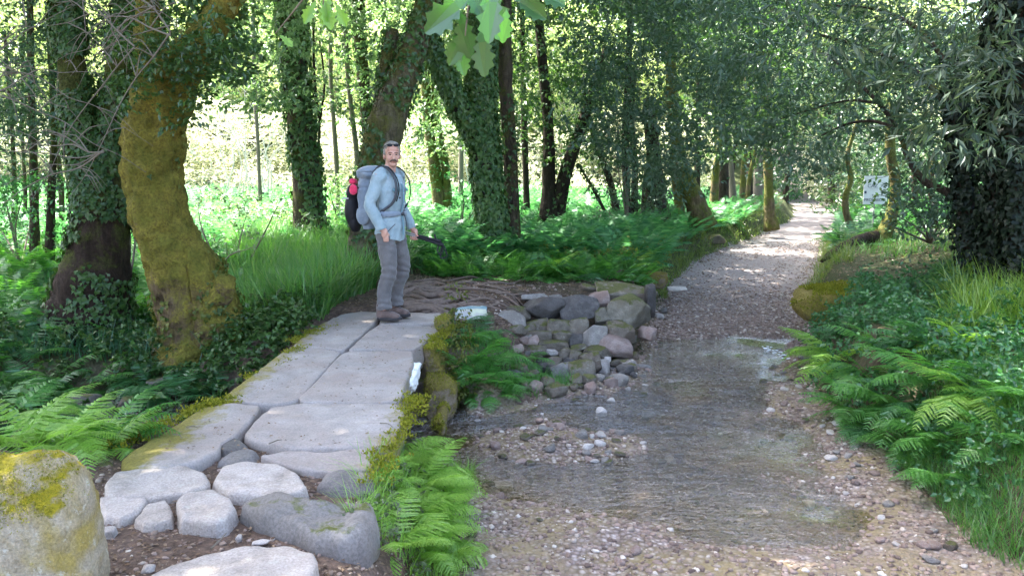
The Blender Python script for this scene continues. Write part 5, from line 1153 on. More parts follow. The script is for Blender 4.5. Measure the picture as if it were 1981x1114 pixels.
# dusty long-leaved sprig near the dark tree
for k, (px, py, d, s) in enumerate([]):
    c = P(px, py, d); n = 13; tip = unit(np.stack([np.cos(np.linspace(.2, 3.4, n) * 2), RG.uniform(-.3, .3, n), -.25 + .35 * np.sin(np.linspace(.2, 3.4, n) * 2)], 1))
    V, f = leaves(np.tile(c, (n, 1)) + tip * .01, tip, np.tile([0, -.5, 1.], (n, 1)), RG.uniform(.8, 1.3, n) * s * .9, RH, .22, .2, .2)
    obj('pale_sprig', (V, f), L_PALE, t16)
    obj('pale_sprig_stem', vf(tube([c, c + [.1, .8, .05], P(1928, 150, 7.4)], [.003, .004, .008], 5, .1)), B_DARK, t16)
obj('drooping_spray', join([foliage_box(1785, 90, 1990, 320, 5.4, 7.2, 38, 24, .22, .115, .26, .5), foliage_box(1560, 0, 1990, 170, 5.6, 7.4, 40, 24, .22, .11, .26, .5)]), leaf_mat('grey_green_long_leaf', [(.03, .055, .035), (.05, .08, .05), (.08, .105, .07)], .3, .02), t16)
# oak leaves dangling into the top of the view
def oakshape():
    pts = []
    for s in (1, -1):
        seq = [(.05, .08), (.16, .2), (.10, .28), (.26, .38), (.17, .48), (.34, .58), (.22, .68), (.28, .80), (.14, .86), (.10, .97)]
        seq = [(a * s, b) for a, b in seq]
        pts.append(seq)
    return np.array([(0, 0)] + pts[0] + [(0, 1.02)] + pts[1][::-1])
OAK = oakshape()
ob_t = empty('oak_branch', P(925, -60, 2.3), 'oak twig with large lobed leaves dangling in from above', 'branch')
op = [(905, 40, 110, -1.0, 2.15), (885, 60, 90, .2, 2.2), (925, 95, 85, .1, 2.2), (880, 110, 60, .25, 2.3), (955, 20, 100, -.2, 2.0), (975, 45, 60, -.1, 2.0), (930, 10, 110, .35, 2.1), (1010, 5, 90, 1.2, 2.05), (900, 85, 80, -.5, 2.25), (985, 20, 80, 1.0, 2.1), (870, 40, 60, -.9, 2.3), (905, -10, 80, .3, 2.2)]
for k, (px, py, w, a, d) in enumerate(op):
    c = P(px + 5, py - w * .45, d); s = w * pxm(d) * 1.0
    tip = np.array([[math.sin(a) * .9 + .0, .25 * rnd.uniform(-1, 1), -math.cos(a)]]); V, f = leaves(c[None], tip, np.array([[rnd.uniform(-.6, .6), -1., .5]]), np.array([s]), OAK, .85, .25, .12)
    obj('leaf', (V, f), L_OAK, ob_t)
obj('twig', join([vf(tube([P(925, -330, 2.6), P(930, -160, 2.4), P(925, -60, 2.25), P(905, 20, 2.2), P(900, 70, 2.2)], [.012, .008, .005, .003, .002], 6, .05)), vf(tube([P(925, -60, 2.25), P(970, -30, 2.1), P(1010, -30, 2.05)], [.005, .003, .002], 6, .05))]), B_TWIG, ob_t)
ob2 = empty('oak_branch', P(630, -60, 3.0), 'small sprig of sunlit oak leaves left of the larger one', 'branch')
for px, py, w, a, d in [(622, 18, 48, .3, 3), (640, 14, 44, -.4, 3), (612, 20, 40, -.6, 3.1), (650, 24, 36, .4, 3.1), (540, 80, 26, .9, 3.2)]:
    c = P(px, py - w * .45, d); V, f = leaves(c[None], np.array([[math.sin(a), .1, -math.cos(a)]]), np.array([[rnd.uniform(-.5, .5), -1., .4]]), np.array([w * pxm(d) * 1.2]), OAK, .9, .25, .1); obj('leaf', (V, f), leaf_mat('bright_oak_leaf', [(.14, .32, .04), (.2, .36, .06)], .6, .04), ob2)
obj('twig', join([vf(tube([P(640, -300, 3.2), P(630, -60, 3.), P(625, 10, 3.)], [.01, .005, .002], 6, .05)), vf(tube([P(630, -60, 3), P(570, 20, 3.1), P(532, 66, 3.2)], [.005, .003, .0015], 6, .05))]), B_TWIG, ob2)
# ------------------------------------------------------------------ crowns and unseen trees placed to shade the hollow and the track
SHADE_CROWNS = [((-4.2, 9.5, 7.6), 1.15, t1), ((-7.5, 11, 8.0), 1.2, t2), ((-3.4, 15, 9.0), 1.2, t3), ((-1.0, 12.8, 8.6), 1.1, t4), ((.2, 15.2, 8.8), 1.1, t7), ((-4.0, 10.8, 9.6), 1.2, t1), ((-.8, 9.2, 7.2), .9, t4), ((-.6, 12.6, 8.8), 1.0, t7), ((-5.8, 12.5, 9.6), 1.1, t2), ((-.4, 19.5, 9.0), 1.15, t7), ((-.3, 24, 9.6), 1.1, t10), ((6.5, 34, 8.8), 1.1, t10), ((11.5, 39, 9), 1.2, t10), ((4.2, 30.5, 9.2), 1.0, t10), ((10.5, 46, 10), 1.2, t10), ((14, 50, 10.5), 1.2, t10)]  # crowns out over the track hang clear of trunks, added to shade it
for k, (c, s, t) in enumerate(SHADE_CROWNS): add_crown(t, c, (s, s, 1), k)
def high_tree(name, label, x, y, h, s, k, group):
    z = h1(x, y); t = empty(name, (x, y, z), label, 'tree', group)
    obj('trunk', vf(tube([(x, y, z - .2), (x + .2, y, z + h * .4), (x + .1, y + .3, z + h)], [.24, .18, .08], 12, .3, .12, 2, k, None, .06)), B_IVY, t, True)
    add_crown(t, (x, y, z + h), (s, s, 1.05), k)
for k, (x, y, h, s, lab) in enumerate([(-6.5, 7.2, 7.6, 1.25, 'tall unseen tree added for shade beside the ferny hollow'), (-9.5, 9.5, 8.2, 1.3, 'tall unseen tree added for shade behind the rotten trunk'), (-5.6, 4.2, 7.8, 1.2, 'tall unseen tree added for shade behind the mossy boulder'), (-10, 14, 9, 1.3, 'tall unseen tree added for shade at the left edge of the meadow'),
        (10.2, 12.0, 8.0, 1.1, 'tall unseen tree added for shade deep behind the dark ivy trunk'), (12.8, 16.5, 8.2, 1.3, 'tall unseen tree added for shade deep in the wood right of the track'), (7.5, 5.0, 7.2, 1.0, 'tall unseen tree added for shade on the right bank beyond the grass')]):
    high_tree('added_shade_tree', lab, x, y, h, s, k, None)  # trees out of view, added for the shade they cast
# ------------------------------------------------------------------ sunlit background
kk = 0
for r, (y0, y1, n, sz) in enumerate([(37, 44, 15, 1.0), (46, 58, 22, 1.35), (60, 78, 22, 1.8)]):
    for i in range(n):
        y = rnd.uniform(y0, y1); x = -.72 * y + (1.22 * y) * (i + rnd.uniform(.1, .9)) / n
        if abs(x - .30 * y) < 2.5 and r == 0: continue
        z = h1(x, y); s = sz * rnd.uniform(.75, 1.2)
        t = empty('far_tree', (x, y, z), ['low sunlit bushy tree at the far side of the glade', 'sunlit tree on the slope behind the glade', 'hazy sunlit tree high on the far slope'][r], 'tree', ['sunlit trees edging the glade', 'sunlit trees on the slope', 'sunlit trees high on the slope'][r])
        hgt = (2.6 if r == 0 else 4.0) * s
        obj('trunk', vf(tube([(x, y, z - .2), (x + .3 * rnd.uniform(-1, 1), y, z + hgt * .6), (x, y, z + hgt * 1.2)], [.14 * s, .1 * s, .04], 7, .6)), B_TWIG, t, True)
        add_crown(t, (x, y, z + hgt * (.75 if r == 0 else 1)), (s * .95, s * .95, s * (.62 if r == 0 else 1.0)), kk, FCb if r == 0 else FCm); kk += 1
# bramble hedge, sun glare painted into its leaves, at the end of the glade with upright dead stems
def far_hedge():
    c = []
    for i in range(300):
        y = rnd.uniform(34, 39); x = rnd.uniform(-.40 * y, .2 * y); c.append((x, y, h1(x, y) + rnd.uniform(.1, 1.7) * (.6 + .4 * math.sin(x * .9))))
    V, f = leaf_clumps(np.array(c), .6, 80, .12, .5, .2); tag(link('undergrowth', mesh_from('undergrowth', V, f, L_GLARE)), 'scrub coloured pale for sun glare along the end of the glade', None, None, 'stuff')
far_hedge()
GD = 'pale dead stems standing in the sunlit scrub'
dead = []
for k in range(15):
    y = rnd.uniform(30, 34); x = P(rnd.uniform(395, 540), 200, y)[0] if k < 12 else P(rnd.uniform(900, 1000), 200, y)[0]; z = h1(x, y); pts = [(x, y, z), (x + rnd.uniform(-.6, .6), y, z + 1.6), (x + rnd.uniform(-1.5, 1.5), y, z + rnd.uniform(2.8, 4.5))]
    tb = [vf(tube(pts, [.035, .025, .008], 5, .4))]
    for q in range(5):
        t_ = rnd.uniform(.4, .9); p = np.array(pts[1]) * (1 - t_) + np.array(pts[2]) * t_; e = p + np.array([rnd.uniform(-.9, .9), rnd.uniform(-.3, .3), rnd.uniform(.3, 1.0)]); tb.append(vf(tube([p, e], [.014, .005], 4, .5)))
    tag(obj('dead_stem', join(tb), plain('bleached_wood', (.55, .5, .42), .9) if k == 0 else bpy.data.materials['bleached_wood'], None), 'pale dead stem standing in the sunlit scrub', 'dead stem', GD)
# ------------------------------------------------------------------ the hiker
SK = None
def skin_mat():
    m, t = newmat('weathered_skin'); tc = t.n('TexCoord').outputs['Object']
    n = t.noise(tc, 18, 4, .6); c = t.ramp(n, [(.3, (.52, .27, .20)), (.7, (.66, .38, .29))])
    p = t.prin(c, .5, t.bump(n, .2, .003), .4); p.inputs['Subsurface Weight'].default_value = .08; p.inputs['Subsurface Radius'].default_value = (.02, .008, .004); return m
def cloth(name, c1, c2, sc_=9, rough=.85, sheen=.3):
    m, t = newmat(name); tc = t.n('TexCoord').outputs['Object']
    n = t.noise(tc, sc_, 5, .6, .3); n2 = t.noise(tc, 220, 2, .5)
    t.prin(t.mix(.25, t.ramp(n, [(.3, c1), (.7, c2)]), t.ramp(n2, [(.3, (.6,) * 3), (.7, (1.4,) * 3)]), 'MULTIPLY'), rough, t.bump(t.math('ADD', n, t.math('MULTIPLY', n2, .15)), .5, .012), .2, sheen); return m
M_SKIN = skin_mat()
M_SHIRT = cloth('pale_blue_shirt_cloth', (.27, .365, .40), (.36, .45, .485)); M_SHIRTD = cloth('shirt_seam_cloth', (.16, .30, .36), (.2, .35, .41))
M_TROU = cloth('grey_trouser_cloth', (.115, .108, .108), (.175, .165, .163)); M_TROUD = cloth('dark_trouser_cloth', (.06, .058, .068), (.09, .086, .1))
M_BOOT = cloth('brown_boot_leather', (.10, .065, .055), (.19, .13, .11), 14, .7); M_SOLE = plain('boot_sole_rubber', (.05, .045, .045), .8)
M_BLACK = plain('black_nylon', (.015, .015, .018), .6); M_DGREY = plain('dark_grey_strap', (.07, .075, .085), .7); M_PACK = cloth('blue_grey_pack_cloth', (.17, .21, .27), (.28, .33, .385), 12, .6)
M_RED = cloth('bright_red_cloth', (.70, .03, .08), (.85, .06, .16)); M_CORD = plain('white_cord', (.7, .7, .7), .6); M_HAIR = plain('grey_hair', (.30, .27, .23), .8, .5, 60, .9)
M_MOUST = plain('brown_grey_moustache', (.16, .11, .08), .9); M_EYE = plain('dark_eye', (.03, .02, .015), .25, .1, 10, 0, .5); M_WHITE = plain('eye_white', (.6, .56, .52), .4, .05, 10, 0); M_METAL = plain('grey_alloy_tube', (.45, .45, .47), .35, .1, 20, 0, .5, 0, .7); M_LIP = plain('lip_skin', (.42, .17, .14), .5, .1)
TH = math.radians(66)
mp_ = G(760, 618, .0); MAN = np.array([mp_[0], mp_[1], .012])
MS = 1.0
def mw(p): return rotz(np.atleast_2d(np.asarray(p, float)), TH) * MS + MAN
def ell(c, r, sub=3, rx=0, rz=0, ry=0):
    V = ICO[sub][0] * np.array(r)
    if rx: V = rotx(V, rx)
    if ry: V = roty(V, ry)
    if rz: V = rotz(V, rz)
    return V + np.array(c), np.column_stack([ICO[sub][1], ICO[sub][1][:, 0]])
def tb_(pts, rad, seg=16, step=.02, ell_=None): return vf(tube(pts, rad, seg, step, 0, 3, 0, ell_))
def solid(name, parts, vox, mat, parent, wr=0.0, wf=14., wz=.35, sm=4, seed=0, local_fn=None):
    """weld closed pieces into one continuous surface, smooth it, add cloth wrinkles"""
    me = bpy.data.meshes.new('w_' + name); Vs, Fs, o = [], [], 0
    for V, f in parts:
        Vs.append(V); Fs += [tuple(dict.fromkeys((a + o for a in q))) for q in f]; o += len(V)
    V = np.concatenate(Vs); me.from_pydata([tuple(v) for v in V], [], Fs)
    ob = bpy.data.objects.new('w_' + name, me); C.objects.link(ob)
    r = ob.modifiers.new('r', 'REMESH'); r.mode = 'VOXEL'; r.voxel_size = vox; r.use_smooth_shade = True
    s = ob.modifiers.new('s', 'SMOOTH'); s.iterations = sm; s.factor = .6
    dg = bpy.context.evaluated_depsgraph_get(); dg.update(); ev = ob.evaluated_get(dg); m2 = bpy.data.meshes.new_from_object(ev)
    bpy.data.objects.remove(ob); bpy.data.meshes.remove(me)
    n = len(m2.vertices); co = np.empty(n * 3, np.float32); m2.vertices.foreach_get('co', co); co = co.reshape(-1, 3).astype(float)
    no = np.empty(n * 3, np.float32); m2.vertices.foreach_get('normal', no); no = no.reshape(-1, 3)
    if wr:
        q = co.copy(); q[:, 2] *= wz; q = q * wf; q += .8 * np.stack([fbm(co * 7, 2, seed + 1), fbm(co * 7, 2, seed + 2), fbm(co * 7, 2, seed + 3)], 1)
        w = 1 - 2 * np.abs(fbm(q, 3, seed)); q2 = co * wf * 1.2; w = .6 * w + .6 * fbm(q2, 3, seed + 5)
        co = co + no * (wr * (w - .4))[:, None]
    if local_fn is not None: co = local_fn(co, no)
    co = mw(co) - np.array(parent.location)
    m2.vertices.foreach_set('co', co.astype(np.float32).ravel()); m2.update(); m2.name = name
    m2.materials.clear(); m2.materials.append(mat); m2.polygons.foreach_set('use_smooth', np.ones(len(m2.polygons), bool))
    o2 = bpy.data.objects.new(name, m2); C.objects.link(o2); o2.parent = parent; return o2
def piece(name, VF, mat, parent): return obj(name, (mw(VF[0]), VF[1]), mat, parent, True)
def ribbon(pts, w, nrm, th=.004):
    """flat strap along pts, width w, facing nrm"""
    p, _ = catmull(pts, [1] * len(pts), .02); T = unit(np.gradient(p, axis=0)); N = unit(np.asarray(nrm, float) + 0 * p)
    S = unit(np.cross(T, N)); N = np.cross(S, T)
    V = np.concatenate([p - S * w / 2, p + S * w / 2, p + S * w / 2 + N * th, p - S * w / 2 + N * th]); n = len(p); i = np.arange(n - 1)
    f = np.vstack([np.stack([i + a * n, i + 1 + a * n, i + 1 + b * n, i + b * n], 1) for a, b in ((0, 1), (1, 2), (2, 3), (3, 0))]); return V, f
man = empty('person', MAN, 'hiker in pale blue shirt and grey trousers standing on the bridge, hand in pocket', 'person')
# joints (facing -Y)
hipR, kneeR, ankR = (-.095, .0, .93), (-.105, -.035, .51), (-.11, .035, .10)
hipL, kneeL, ankL = (.095, .0, .93), (.13, -.055, .51), (.135, .06, .10)
shR, elR, wrR = (-.19, .01, 1.475), (-.262, .07, 1.19), (-.215, -.03, .955)
shL, elL, wrL = (.19, .01, 1.475), (.25, .03, 1.19), (.275, -.085, .935)
HD = np.array([.0, -.035, 1.69]); HR = math.radians(-50)
def hd(p, r=None):   # head-local point -> body-local
    return rotz(np.atleast_2d(np.asarray(p, float)), HR)[0] + HD
def hell(c, r, sub=3, rx=0): 
    V, f = ell((0, 0, 0), r, sub, rx); return rotz(V + np.array(c), HR) + HD, f
hand = [ell((.279, -.115, .885), (.018, .040, .048), 3, .25)]
hb = np.array([.282, -.135, .845])
for k in range(4):       # fingers curl round the folded poles
    y0 = -.155 + k * .021; L = [.85, 1., .95, .78][k]
    hand.append(tb_([(.272, y0 + .015, .872), (.285, y0 + .005, .842), (.270, y0, .842 - .026 * L), (.246, y0 + .002, .835 - .020 * L), (.240, y0 + .004, .850)], [.0095, .0092, .0086, .008, .0072], 10, .006))
hand.append(tb_([(.268, -.120, .905), (.248, -.145, .885), (.243, -.165, .862), (.250, -.178, .848)], [.013, .0115, .010, .0085], 10, .006))
rh = [ell((-.205, -.055, .915), (.022, .034, .05), 3, .3), tb_([(-.20, -.04, .935), (-.18, -.075, .91), (-.172, -.09, .885)], [.013, .011, .009], 10, .008)]
for k in range(4): rh.append(tb_([(-.208 + .004 * k, -.035 - .014 * k, .90), (-.203 + .004 * k, -.045 - .014 * k, .86), (-.198 + .004 * k, -.045 - .013 * k, .825)], [.0095, .009, .0075], 8, .008))
face = [hell((0, .012, .045), (.078, .097, .085)), hell((0, -.02, -.015), (.066, .078, .10)), hell((0, -.045, -.085), (.045, .042, .034)), hell((0, -.072, -.098), (.021, .018, .017)),
        (lambda v: (v[0], v[1]))(hell((0, -.102, -.012), (.0125, .018, .030), 3, .35)), hell((0, -.112, -.034), (.0175, .013, .011)), hell((-.030, -.080, .022), (.030, .014, .010)), hell((.030, -.080, .022), (.030, .014, .010)),
        hell((-.040, -.062, -.03), (.022, .022, .022)), hell((.040, -.062, -.03), (.022, .022, .022)), hell((-.080, .012, -.012), (.010, .022, .034)), hell((.080, .012, -.012), (.010, .022, .034)),
        hell((0, -.086, -.066), (.024, .013, .008)), hell((0, -.06, .06), (.055, .03, .045))]
body = face + hand + rh + [tb_([(0, .012, 1.42), (0, 0, 1.52), (0, -.02, 1.60), HD + [0, 0, -.02]], [.085, .064, .058, .06]),
    tb_([(0, .01, .88), (0, 0, 1.05), (0, -.005, 1.25), (0, .005, 1.40), (0, .01, 1.50)], [.13, .125, .14, .145, .09], 20, .03, (1.15, .78)),
    tb_([shR, elR, wrR, (-.207, -.05, .93)], [.046, .038, .028, .026]), tb_([shL, elL, wrL, (.279, -.11, .905)], [.046, .038, .028, .026]), ell(shR, (.055, .055, .055)), ell(shL, (.055, .055, .055)),
    tb_([hipR, kneeR, (-.108, .02, .32), ankR], [.078, .054, .052, .038]), tb_([hipL, kneeL, (.133, .02, .32), ankL], [.078, .054, .052, .038]),
    ell((-.112, -.02, .06), (.022, .06, .02)), ell((.137, .0, .06), (.022, .06, .02)), ell((-.09, .01, .93), (.09, .09, .09)), ell((.09, .01, .93), (.09, .09, .09))]
solid('body', body, .0052, M_SKIN, man, sm=2)
# face details
for s in (-1, 1):
    piece('eye', hell((.029 * s, -.0865, .004), (.011, .008, .0065), 2), M_EYE, man)
    pts = [hd((.010 * s, -.098, .020)), hd((.030 * s, -.101, .026)), hd((.048 * s, -.088, .020))]
    piece('eyebrow', tb_(pts, [.003, .0045, .002], 6, .008), M_MOUST, man)
piece('moustache', tb_([hd((-.034, -.083, -.066)), hd((-.016, -.105, -.053)), hd((0, -.110, -.051)), hd((.016, -.105, -.053)), hd((.034, -.083, -.066))], [.004, .0085, .008, .0085, .004], 8, .006), M_MOUST, man)
piece('mouth', tb_([hd((-.022, -.092, -.073)), hd((0, -.101, -.071)), hd((.022, -.092, -.073))], [.002, .004, .002], 6, .006), M_LIP, man)
def hair_fn(co, no):
    return co + no * (.006 * fbm(co * 90, 2, 3) + .004 * fbm(co * np.array([160, 160, 40]), 2, 9))[:, None]
hp = [hell((0, .022, .062), (.083, .098, .080)), hell((0, .045, .0), (.080, .075, .09)), hell((-.074, .005, .03), (.014, .030, .040)), hell((.074, .005, .03), (.014, .030, .040)), hell((0, -.040, .108), (.058, .045, .028))]
solid('hair', hp, .005, M_HAIR, man, sm=1, local_fn=hair_fn)
# shirt
ab = lambda a, b, t: tuple(np.array(a) * (1 - t) + np.array(b) * t)
shirt = [tb_([(0, .01, .875), (0, .0, .95), (0, -.012, 1.04), (0, -.005, 1.11), (0, -.012, 1.22), (0, -.008, 1.36), (0, .01, 1.465), (0, .015, 1.525)], [.166, .164, .158, .148, .158, .166, .150, .07], 28, .02, (1.13, .80)),
         ell(ab(shR, (0, 0, 1.49), .1), (.070, .078, .066)), ell(ab(shL, (0, 0, 1.49), .1), (.070, .078, .066)), tb_([(-.17, .01, 1.505), (0, .01, 1.53), (.17, .01, 1.505)], [.055, .07, .055]),
         tb_([shR, ab(shR, elR, .5), elR, ab(elR, wrR, .55), ab(elR, wrR, .86), wrR], [.068, .066, .062, .057, .050, .042], 18), tb_([shL, ab(shL, elL, .5), elL, ab(elL, wrL, .55), ab(elL, wrL, .86), wrL], [.068, .066, .061, .056, .050, .042], 18)]
def shirt_fn(co, no):
    # hem: longer pointed tail at the front, puckered at the belt
    r = np.hypot(co[:, 0], co[:, 1]); tor = (r < .26) & (co[:, 2] < 1.2)
    co = co.copy(); k = np.exp(-((co[:, 2] - 1.105) / .03) ** 2) * (r < .26)
    co[:, :2] *= (1 - .06 * k)[:, None]
    k2 = ss(-co[:, 2], -1.08, -.90) * tor; a = np.arctan2(co[:, 1], co[:, 0]); co[:, :2] *= (1 + k2 * (.02 + .035 * np.sin(a * 9 + 2 * np.sin(co[:, 2] * 11))))[:, None]
    hem = (co[:, 2] < .93) & (r < .26); co[:, 2] -= hem * .045 * ss(-co[:, 1], -.02, .12) * (1 - np.abs(co[:, 0]) / .25) * ss(-co[:, 2], -.93, -.88)
    return co
solid('shirt', shirt, .0065, M_SHIRT, man, .0125, 13, .5, 3, 3, shirt_fn)
cu = lambda a, b, t0, t1, r: tb_([ab(a, b, t0), ab(a, b, t1)], [r, r * .96], 16, .01)
piece('cuff', cu(elR, wrR, .86, 1.03, .047), M_SHIRT, man); piece('cuff', cu(elL, wrL, .86, 1.03, .046), M_SHIRT, man)
for s in (-1, 1):
    V = np.array([(.012 * s, -.092, 1.475), (.062 * s, -.045, 1.545), (.072 * s, .03, 1.575), (.076 * s, .03, 1.535), (.085 * s, -.05, 1.50), (.05 * s, -.128, 1.43)]); V2 = V + np.array([0, .006, -.004])
    VV = np.vstack([V, V2]); ff = np.array([(0, 1, 4, 5), (1, 2, 3, 4), (6, 7, 10, 11), (7, 8, 9, 10), (0, 5, 11, 6), (0, 1, 7, 6), (1, 2, 8, 7), (5, 4, 10, 11), (4, 3, 9, 10)]); piece('collar', (VV, ff), M_SHIRT, man)
piece('collar_back', tb_([(-.07, .02, 1.55), (-.045, .068, 1.565), (0, .082, 1.57), (.045, .068, 1.565), (.07, .02, 1.55)], [.014] * 5, 8, .01, (.6, 1.6)), M_SHIRT, man)
piece('placket', ribbon([(.0, -.117, 1.43), (0, -.158, 1.36), (0, -.160, 1.22), (0, -.135, 1.11), (.0, -.152, 1.0), (.0, -.152, .88)], .028, (0, -1, .1), .003), M_SHIRTD, man)
for s in (-1, 1):
    piece('pocket_flap', ribbon([(.045 * s, -.158, 1.345), (.095 * s, -.150, 1.34), (.135 * s, -.118, 1.345)], .034, (.3 * s, -1, .1), .006), M_SHIRTD, man)
for z in (1.4, 1.31, 1.2): piece('button', ell((0, -.166, z), (.006, .003, .006), 1), M_CORD, man)
# trousers
tr = [tb_([(0, .005, .80), (0, .008, .90), (0, .0, 1.0), (0, 0, 1.09)], [.12, .148, .145, .138], 24, .02, (1.14, .82)),
      tb_([(-.09, .01, .90), ab(hipR, kneeR, .45), kneeR, (-.11, .015, .34), (-.113, .03, .20), (-.112, .02, .115)], [.102, .096, .078, .074, .073, .078], 20), tb_([(.09, .01, .90), ab(hipL, kneeL, .45), kneeL, (.134, .02, .34), (.137, .045, .20), (.137, .04, .115)], [.102, .096, .078, .074, .073, .078], 20)]
def tr_fn(co, no):
    k = np.exp(-((co[:, 2] - .50) / .10) ** 2) + 1.3 * np.exp(-((co[:, 2] - .17) / .07) ** 2) + .7 * np.exp(-((co[:, 2] - .80) / .06) ** 2)
    w = np.sin(co[:, 2] * 95 + 5 * co[:, 0] * 6 + 3 * fbm(co * 9, 2, 4)) * .0045 * k
    return co + no * w[:, None]
solid('trousers', tr, .0065, M_TROU, man, .011, 11, .45, 3, 13, tr_fn)
piece('trouser_pocket', tb_([(-.10, -.118, 1.0), (-.155, -.09, .95), (-.178, -.05, .90)], [.004, .004, .003], 6, .01), M_TROUD, man)
# boots
def boot(sx, ax, ay, yaw):
    q = lambda l: rotz(np.atleast_2d(np.array(l, float)), yaw) + np.array([ax, ay, 0])
    up = [tb_(q([(0, .045, .03), (0, .04, .10), (0, .035, .165)]), [.046, .046, .052], 14), tb_(q([(0, .05, .045), (0, -.03, .055), (0, -.11, .045), (0, -.165, .035)]), [.046, .049, .046, .030], 14, .02, (1.0, .9)),]
    up.append((lambda e: (rotz(e[0], yaw) + np.array([ax, ay, 0]), e[1]))(ell((0, -.02, .075), (.042, .075, .042), 3, .35)))
    b = solid('boot', up, .006, M_BOOT, man, .003, 22, 1, 2, 31 + int(sx * 3))
    n = 40; a = np.linspace(0, 2 * PI, n, endpoint=False); yy = -.055 - .135 * np.cos(a); xx = .049 * np.sin(a) * (1 - .12 * np.cos(2 * a)) * (1 + .12 * (yy < -.05)); 
    V = np.concatenate([np.column_stack([xx * s_, yy * 1 + 0, np.full(n, z) + (.012 * ss(-yy, .13, .2) if z < .01 else .010 * ss(-yy, .13, .2))]) for s_, z in ((.92, .0), (1.03, .008), (1.05, .024), (1.0, .032))])
    V = rotz(V, yaw) + np.array([ax, ay, 0]); i = np.arange(3)[:, None] * n; j = np.arange(n)[None]; j2 = (j + 1) % n; f = np.stack([i + j, i + j2, i + n + j2, i + n + j], -1).reshape(-1, 4)
    V = np.vstack([V, V[:n].mean(0), V[3 * n:4 * n].mean(0)]); jj = np.arange(0, n, 2); f = np.vstack([f, np.stack([np.full(n // 2, 4 * n), (jj + 2) % n, jj + 1, jj], 1), np.stack([np.full(n // 2, 4 * n + 1), 3 * n + jj, 3 * n + jj + 1, 3 * n + (jj + 2) % n], 1)])
    obj('sole', (mw(V), f), M_SOLE, b) if False else piece('sole', (V, f), M_SOLE, man)
    for k, (y, z) in enumerate([(-.075, .098), (-.05, .112), (-.022, .128), (.0, .146)]):
        piece('lace', (lambda e: (rotz(e[0], yaw) + np.array([ax, ay, 0]), e[1]))(tb_([(-.026, y + .01, z - .010), (0, y - .008, z + .004), (.026, y + .01, z - .010)], [.003] * 3, 6, .01)), M_DGREY, man)
boot(-1, -.112, .03, math.radians(12)); boot(1, .137, .05, math.radians(-4))
# sunglasses pushed up on the hair
sg = empty('sunglasses', mw(hd((0, -.09, .10)))[0], 'sunglasses pushed up on the grey hair of the hiker', 'sunglasses')
for s in (-1, 1):
    piece('lens', hell((.033 * s, -.084, .098), (.028, .010, .017), 3, -.5), M_BLACK, sg)
    piece('temple_arm', tb_([hd((.060 * s, -.078, .100)), hd((.082 * s, -.03, .085)), hd((.085 * s, .03, .05))], [.0035, .003, .003], 6, .01), M_BLACK, sg)
piece('nose_bridge', tb_([hd((-.01, -.096, .105)), hd((.01, -.096, .105))], [.003, .003], 6, .01), M_BLACK, sg)
# backpack
bp = empty('backpack', mw((0, .26, 1.0))[0], 'large blue-grey backpack with black pouch and red cloth strapped on its back', 'backpack')
def pk_fn(co, no): return co + no * (.010 * fbm(co * 11, 3, 6) - .012 * np.exp(-((co[:, 2] - 1.36) / .012) ** 2) - .010 * np.exp(-((co[:, 2] - 1.12) / .012) ** 2))[:, None]
solid('main_bag', [tb_([(0, .24, .93), (0, .26, 1.1), (0, .27, 1.3), (0, .25, 1.50)], [.09, .112, .118, .10], 24, .02, (1.12, .82)), ell((0, .235, 1.5), (.15, .12, .07), 3)], .009, M_PACK, bp, .006, 10, 1, 3, 8, pk_fn)
solid('lid', [ell((0, .235, 1.53), (.155, .135, .055), 3, -.15), ell((0, .30, 1.49), (.13, .06, .06), 3)], .008, M_PACK, bp, .006, 12, 1, 3, 9)
solid('black_pouch', [ell((-.02, .45, 1.13), (.10, .075, .19), 3), ell((-.02, .44, 1.30), (.085, .065, .10), 3), ell((-.01, .43, 1.0), (.085, .06, .11), 3)], .009, M_BLACK, bp, .006, 9, 1, 2, 10)
solid('red_cloth', [ell((-.02, .435, 1.42), (.055, .04, .035), 3)], .007, M_RED, bp, .008, 26, 1, 1, 11)
solid('red_cloth', [ell((-.125, .36, 1.34), (.035, .045, .055), 3)], .007, M_RED, bp, .008, 26, 1, 1, 12)
piece('cord', tb_([(-.12, .43, 1.25), (-.10, .52, 1.245), (-.02, .54, 1.25), (.06, .52, 1.255), (.1, .44, 1.26)], [.006] * 5, 6, .02), M_CORD, bp)
piece('side_pocket', ell((-.13, .25, 1.08), (.03, .08, .10), 3), M_PACK, bp)
for s in (-1, 1):
    piece('shoulder_strap', ribbon([(.085 * s, .15, 1.50), (.105 * s, .06, 1.572), (.12 * s, -.06, 1.545), (.128 * s, -.138, 1.45), (.132 * s, -.158, 1.34), (.15 * s, -.125, 1.22), (.185 * s, -.03, 1.14), (.16 * s, .10, 1.08)], .028, (.25 * s, -1, .35), .008), M_DGREY, bp)
    piece('strap_edge', ribbon([(.100 * s, .06, 1.580), (.10 * s, -.06, 1.556), (.105 * s, -.148, 1.455), (.108 * s, -.172, 1.34), (.125 * s, -.150, 1.23)], .008, (.2 * s, -1, .35), .010), M_BLACK, bp)
piece('chest_buckle', ell((-.095, -.176, 1.265), (.014, .006, .010), 2), M_BLACK, bp)
hb_ = [(.16 * math.cos(a) * 1.2, .138 * math.sin(a) * 1.08 - .004, 1.10) for a in np.linspace(math.radians(150), math.radians(390), 14)]
hb_ = [(x, y, z) for x, y, z in hb_]
V, f = ribbon(hb_, .055, (0, 0, 0), .012) if False else (None, None)
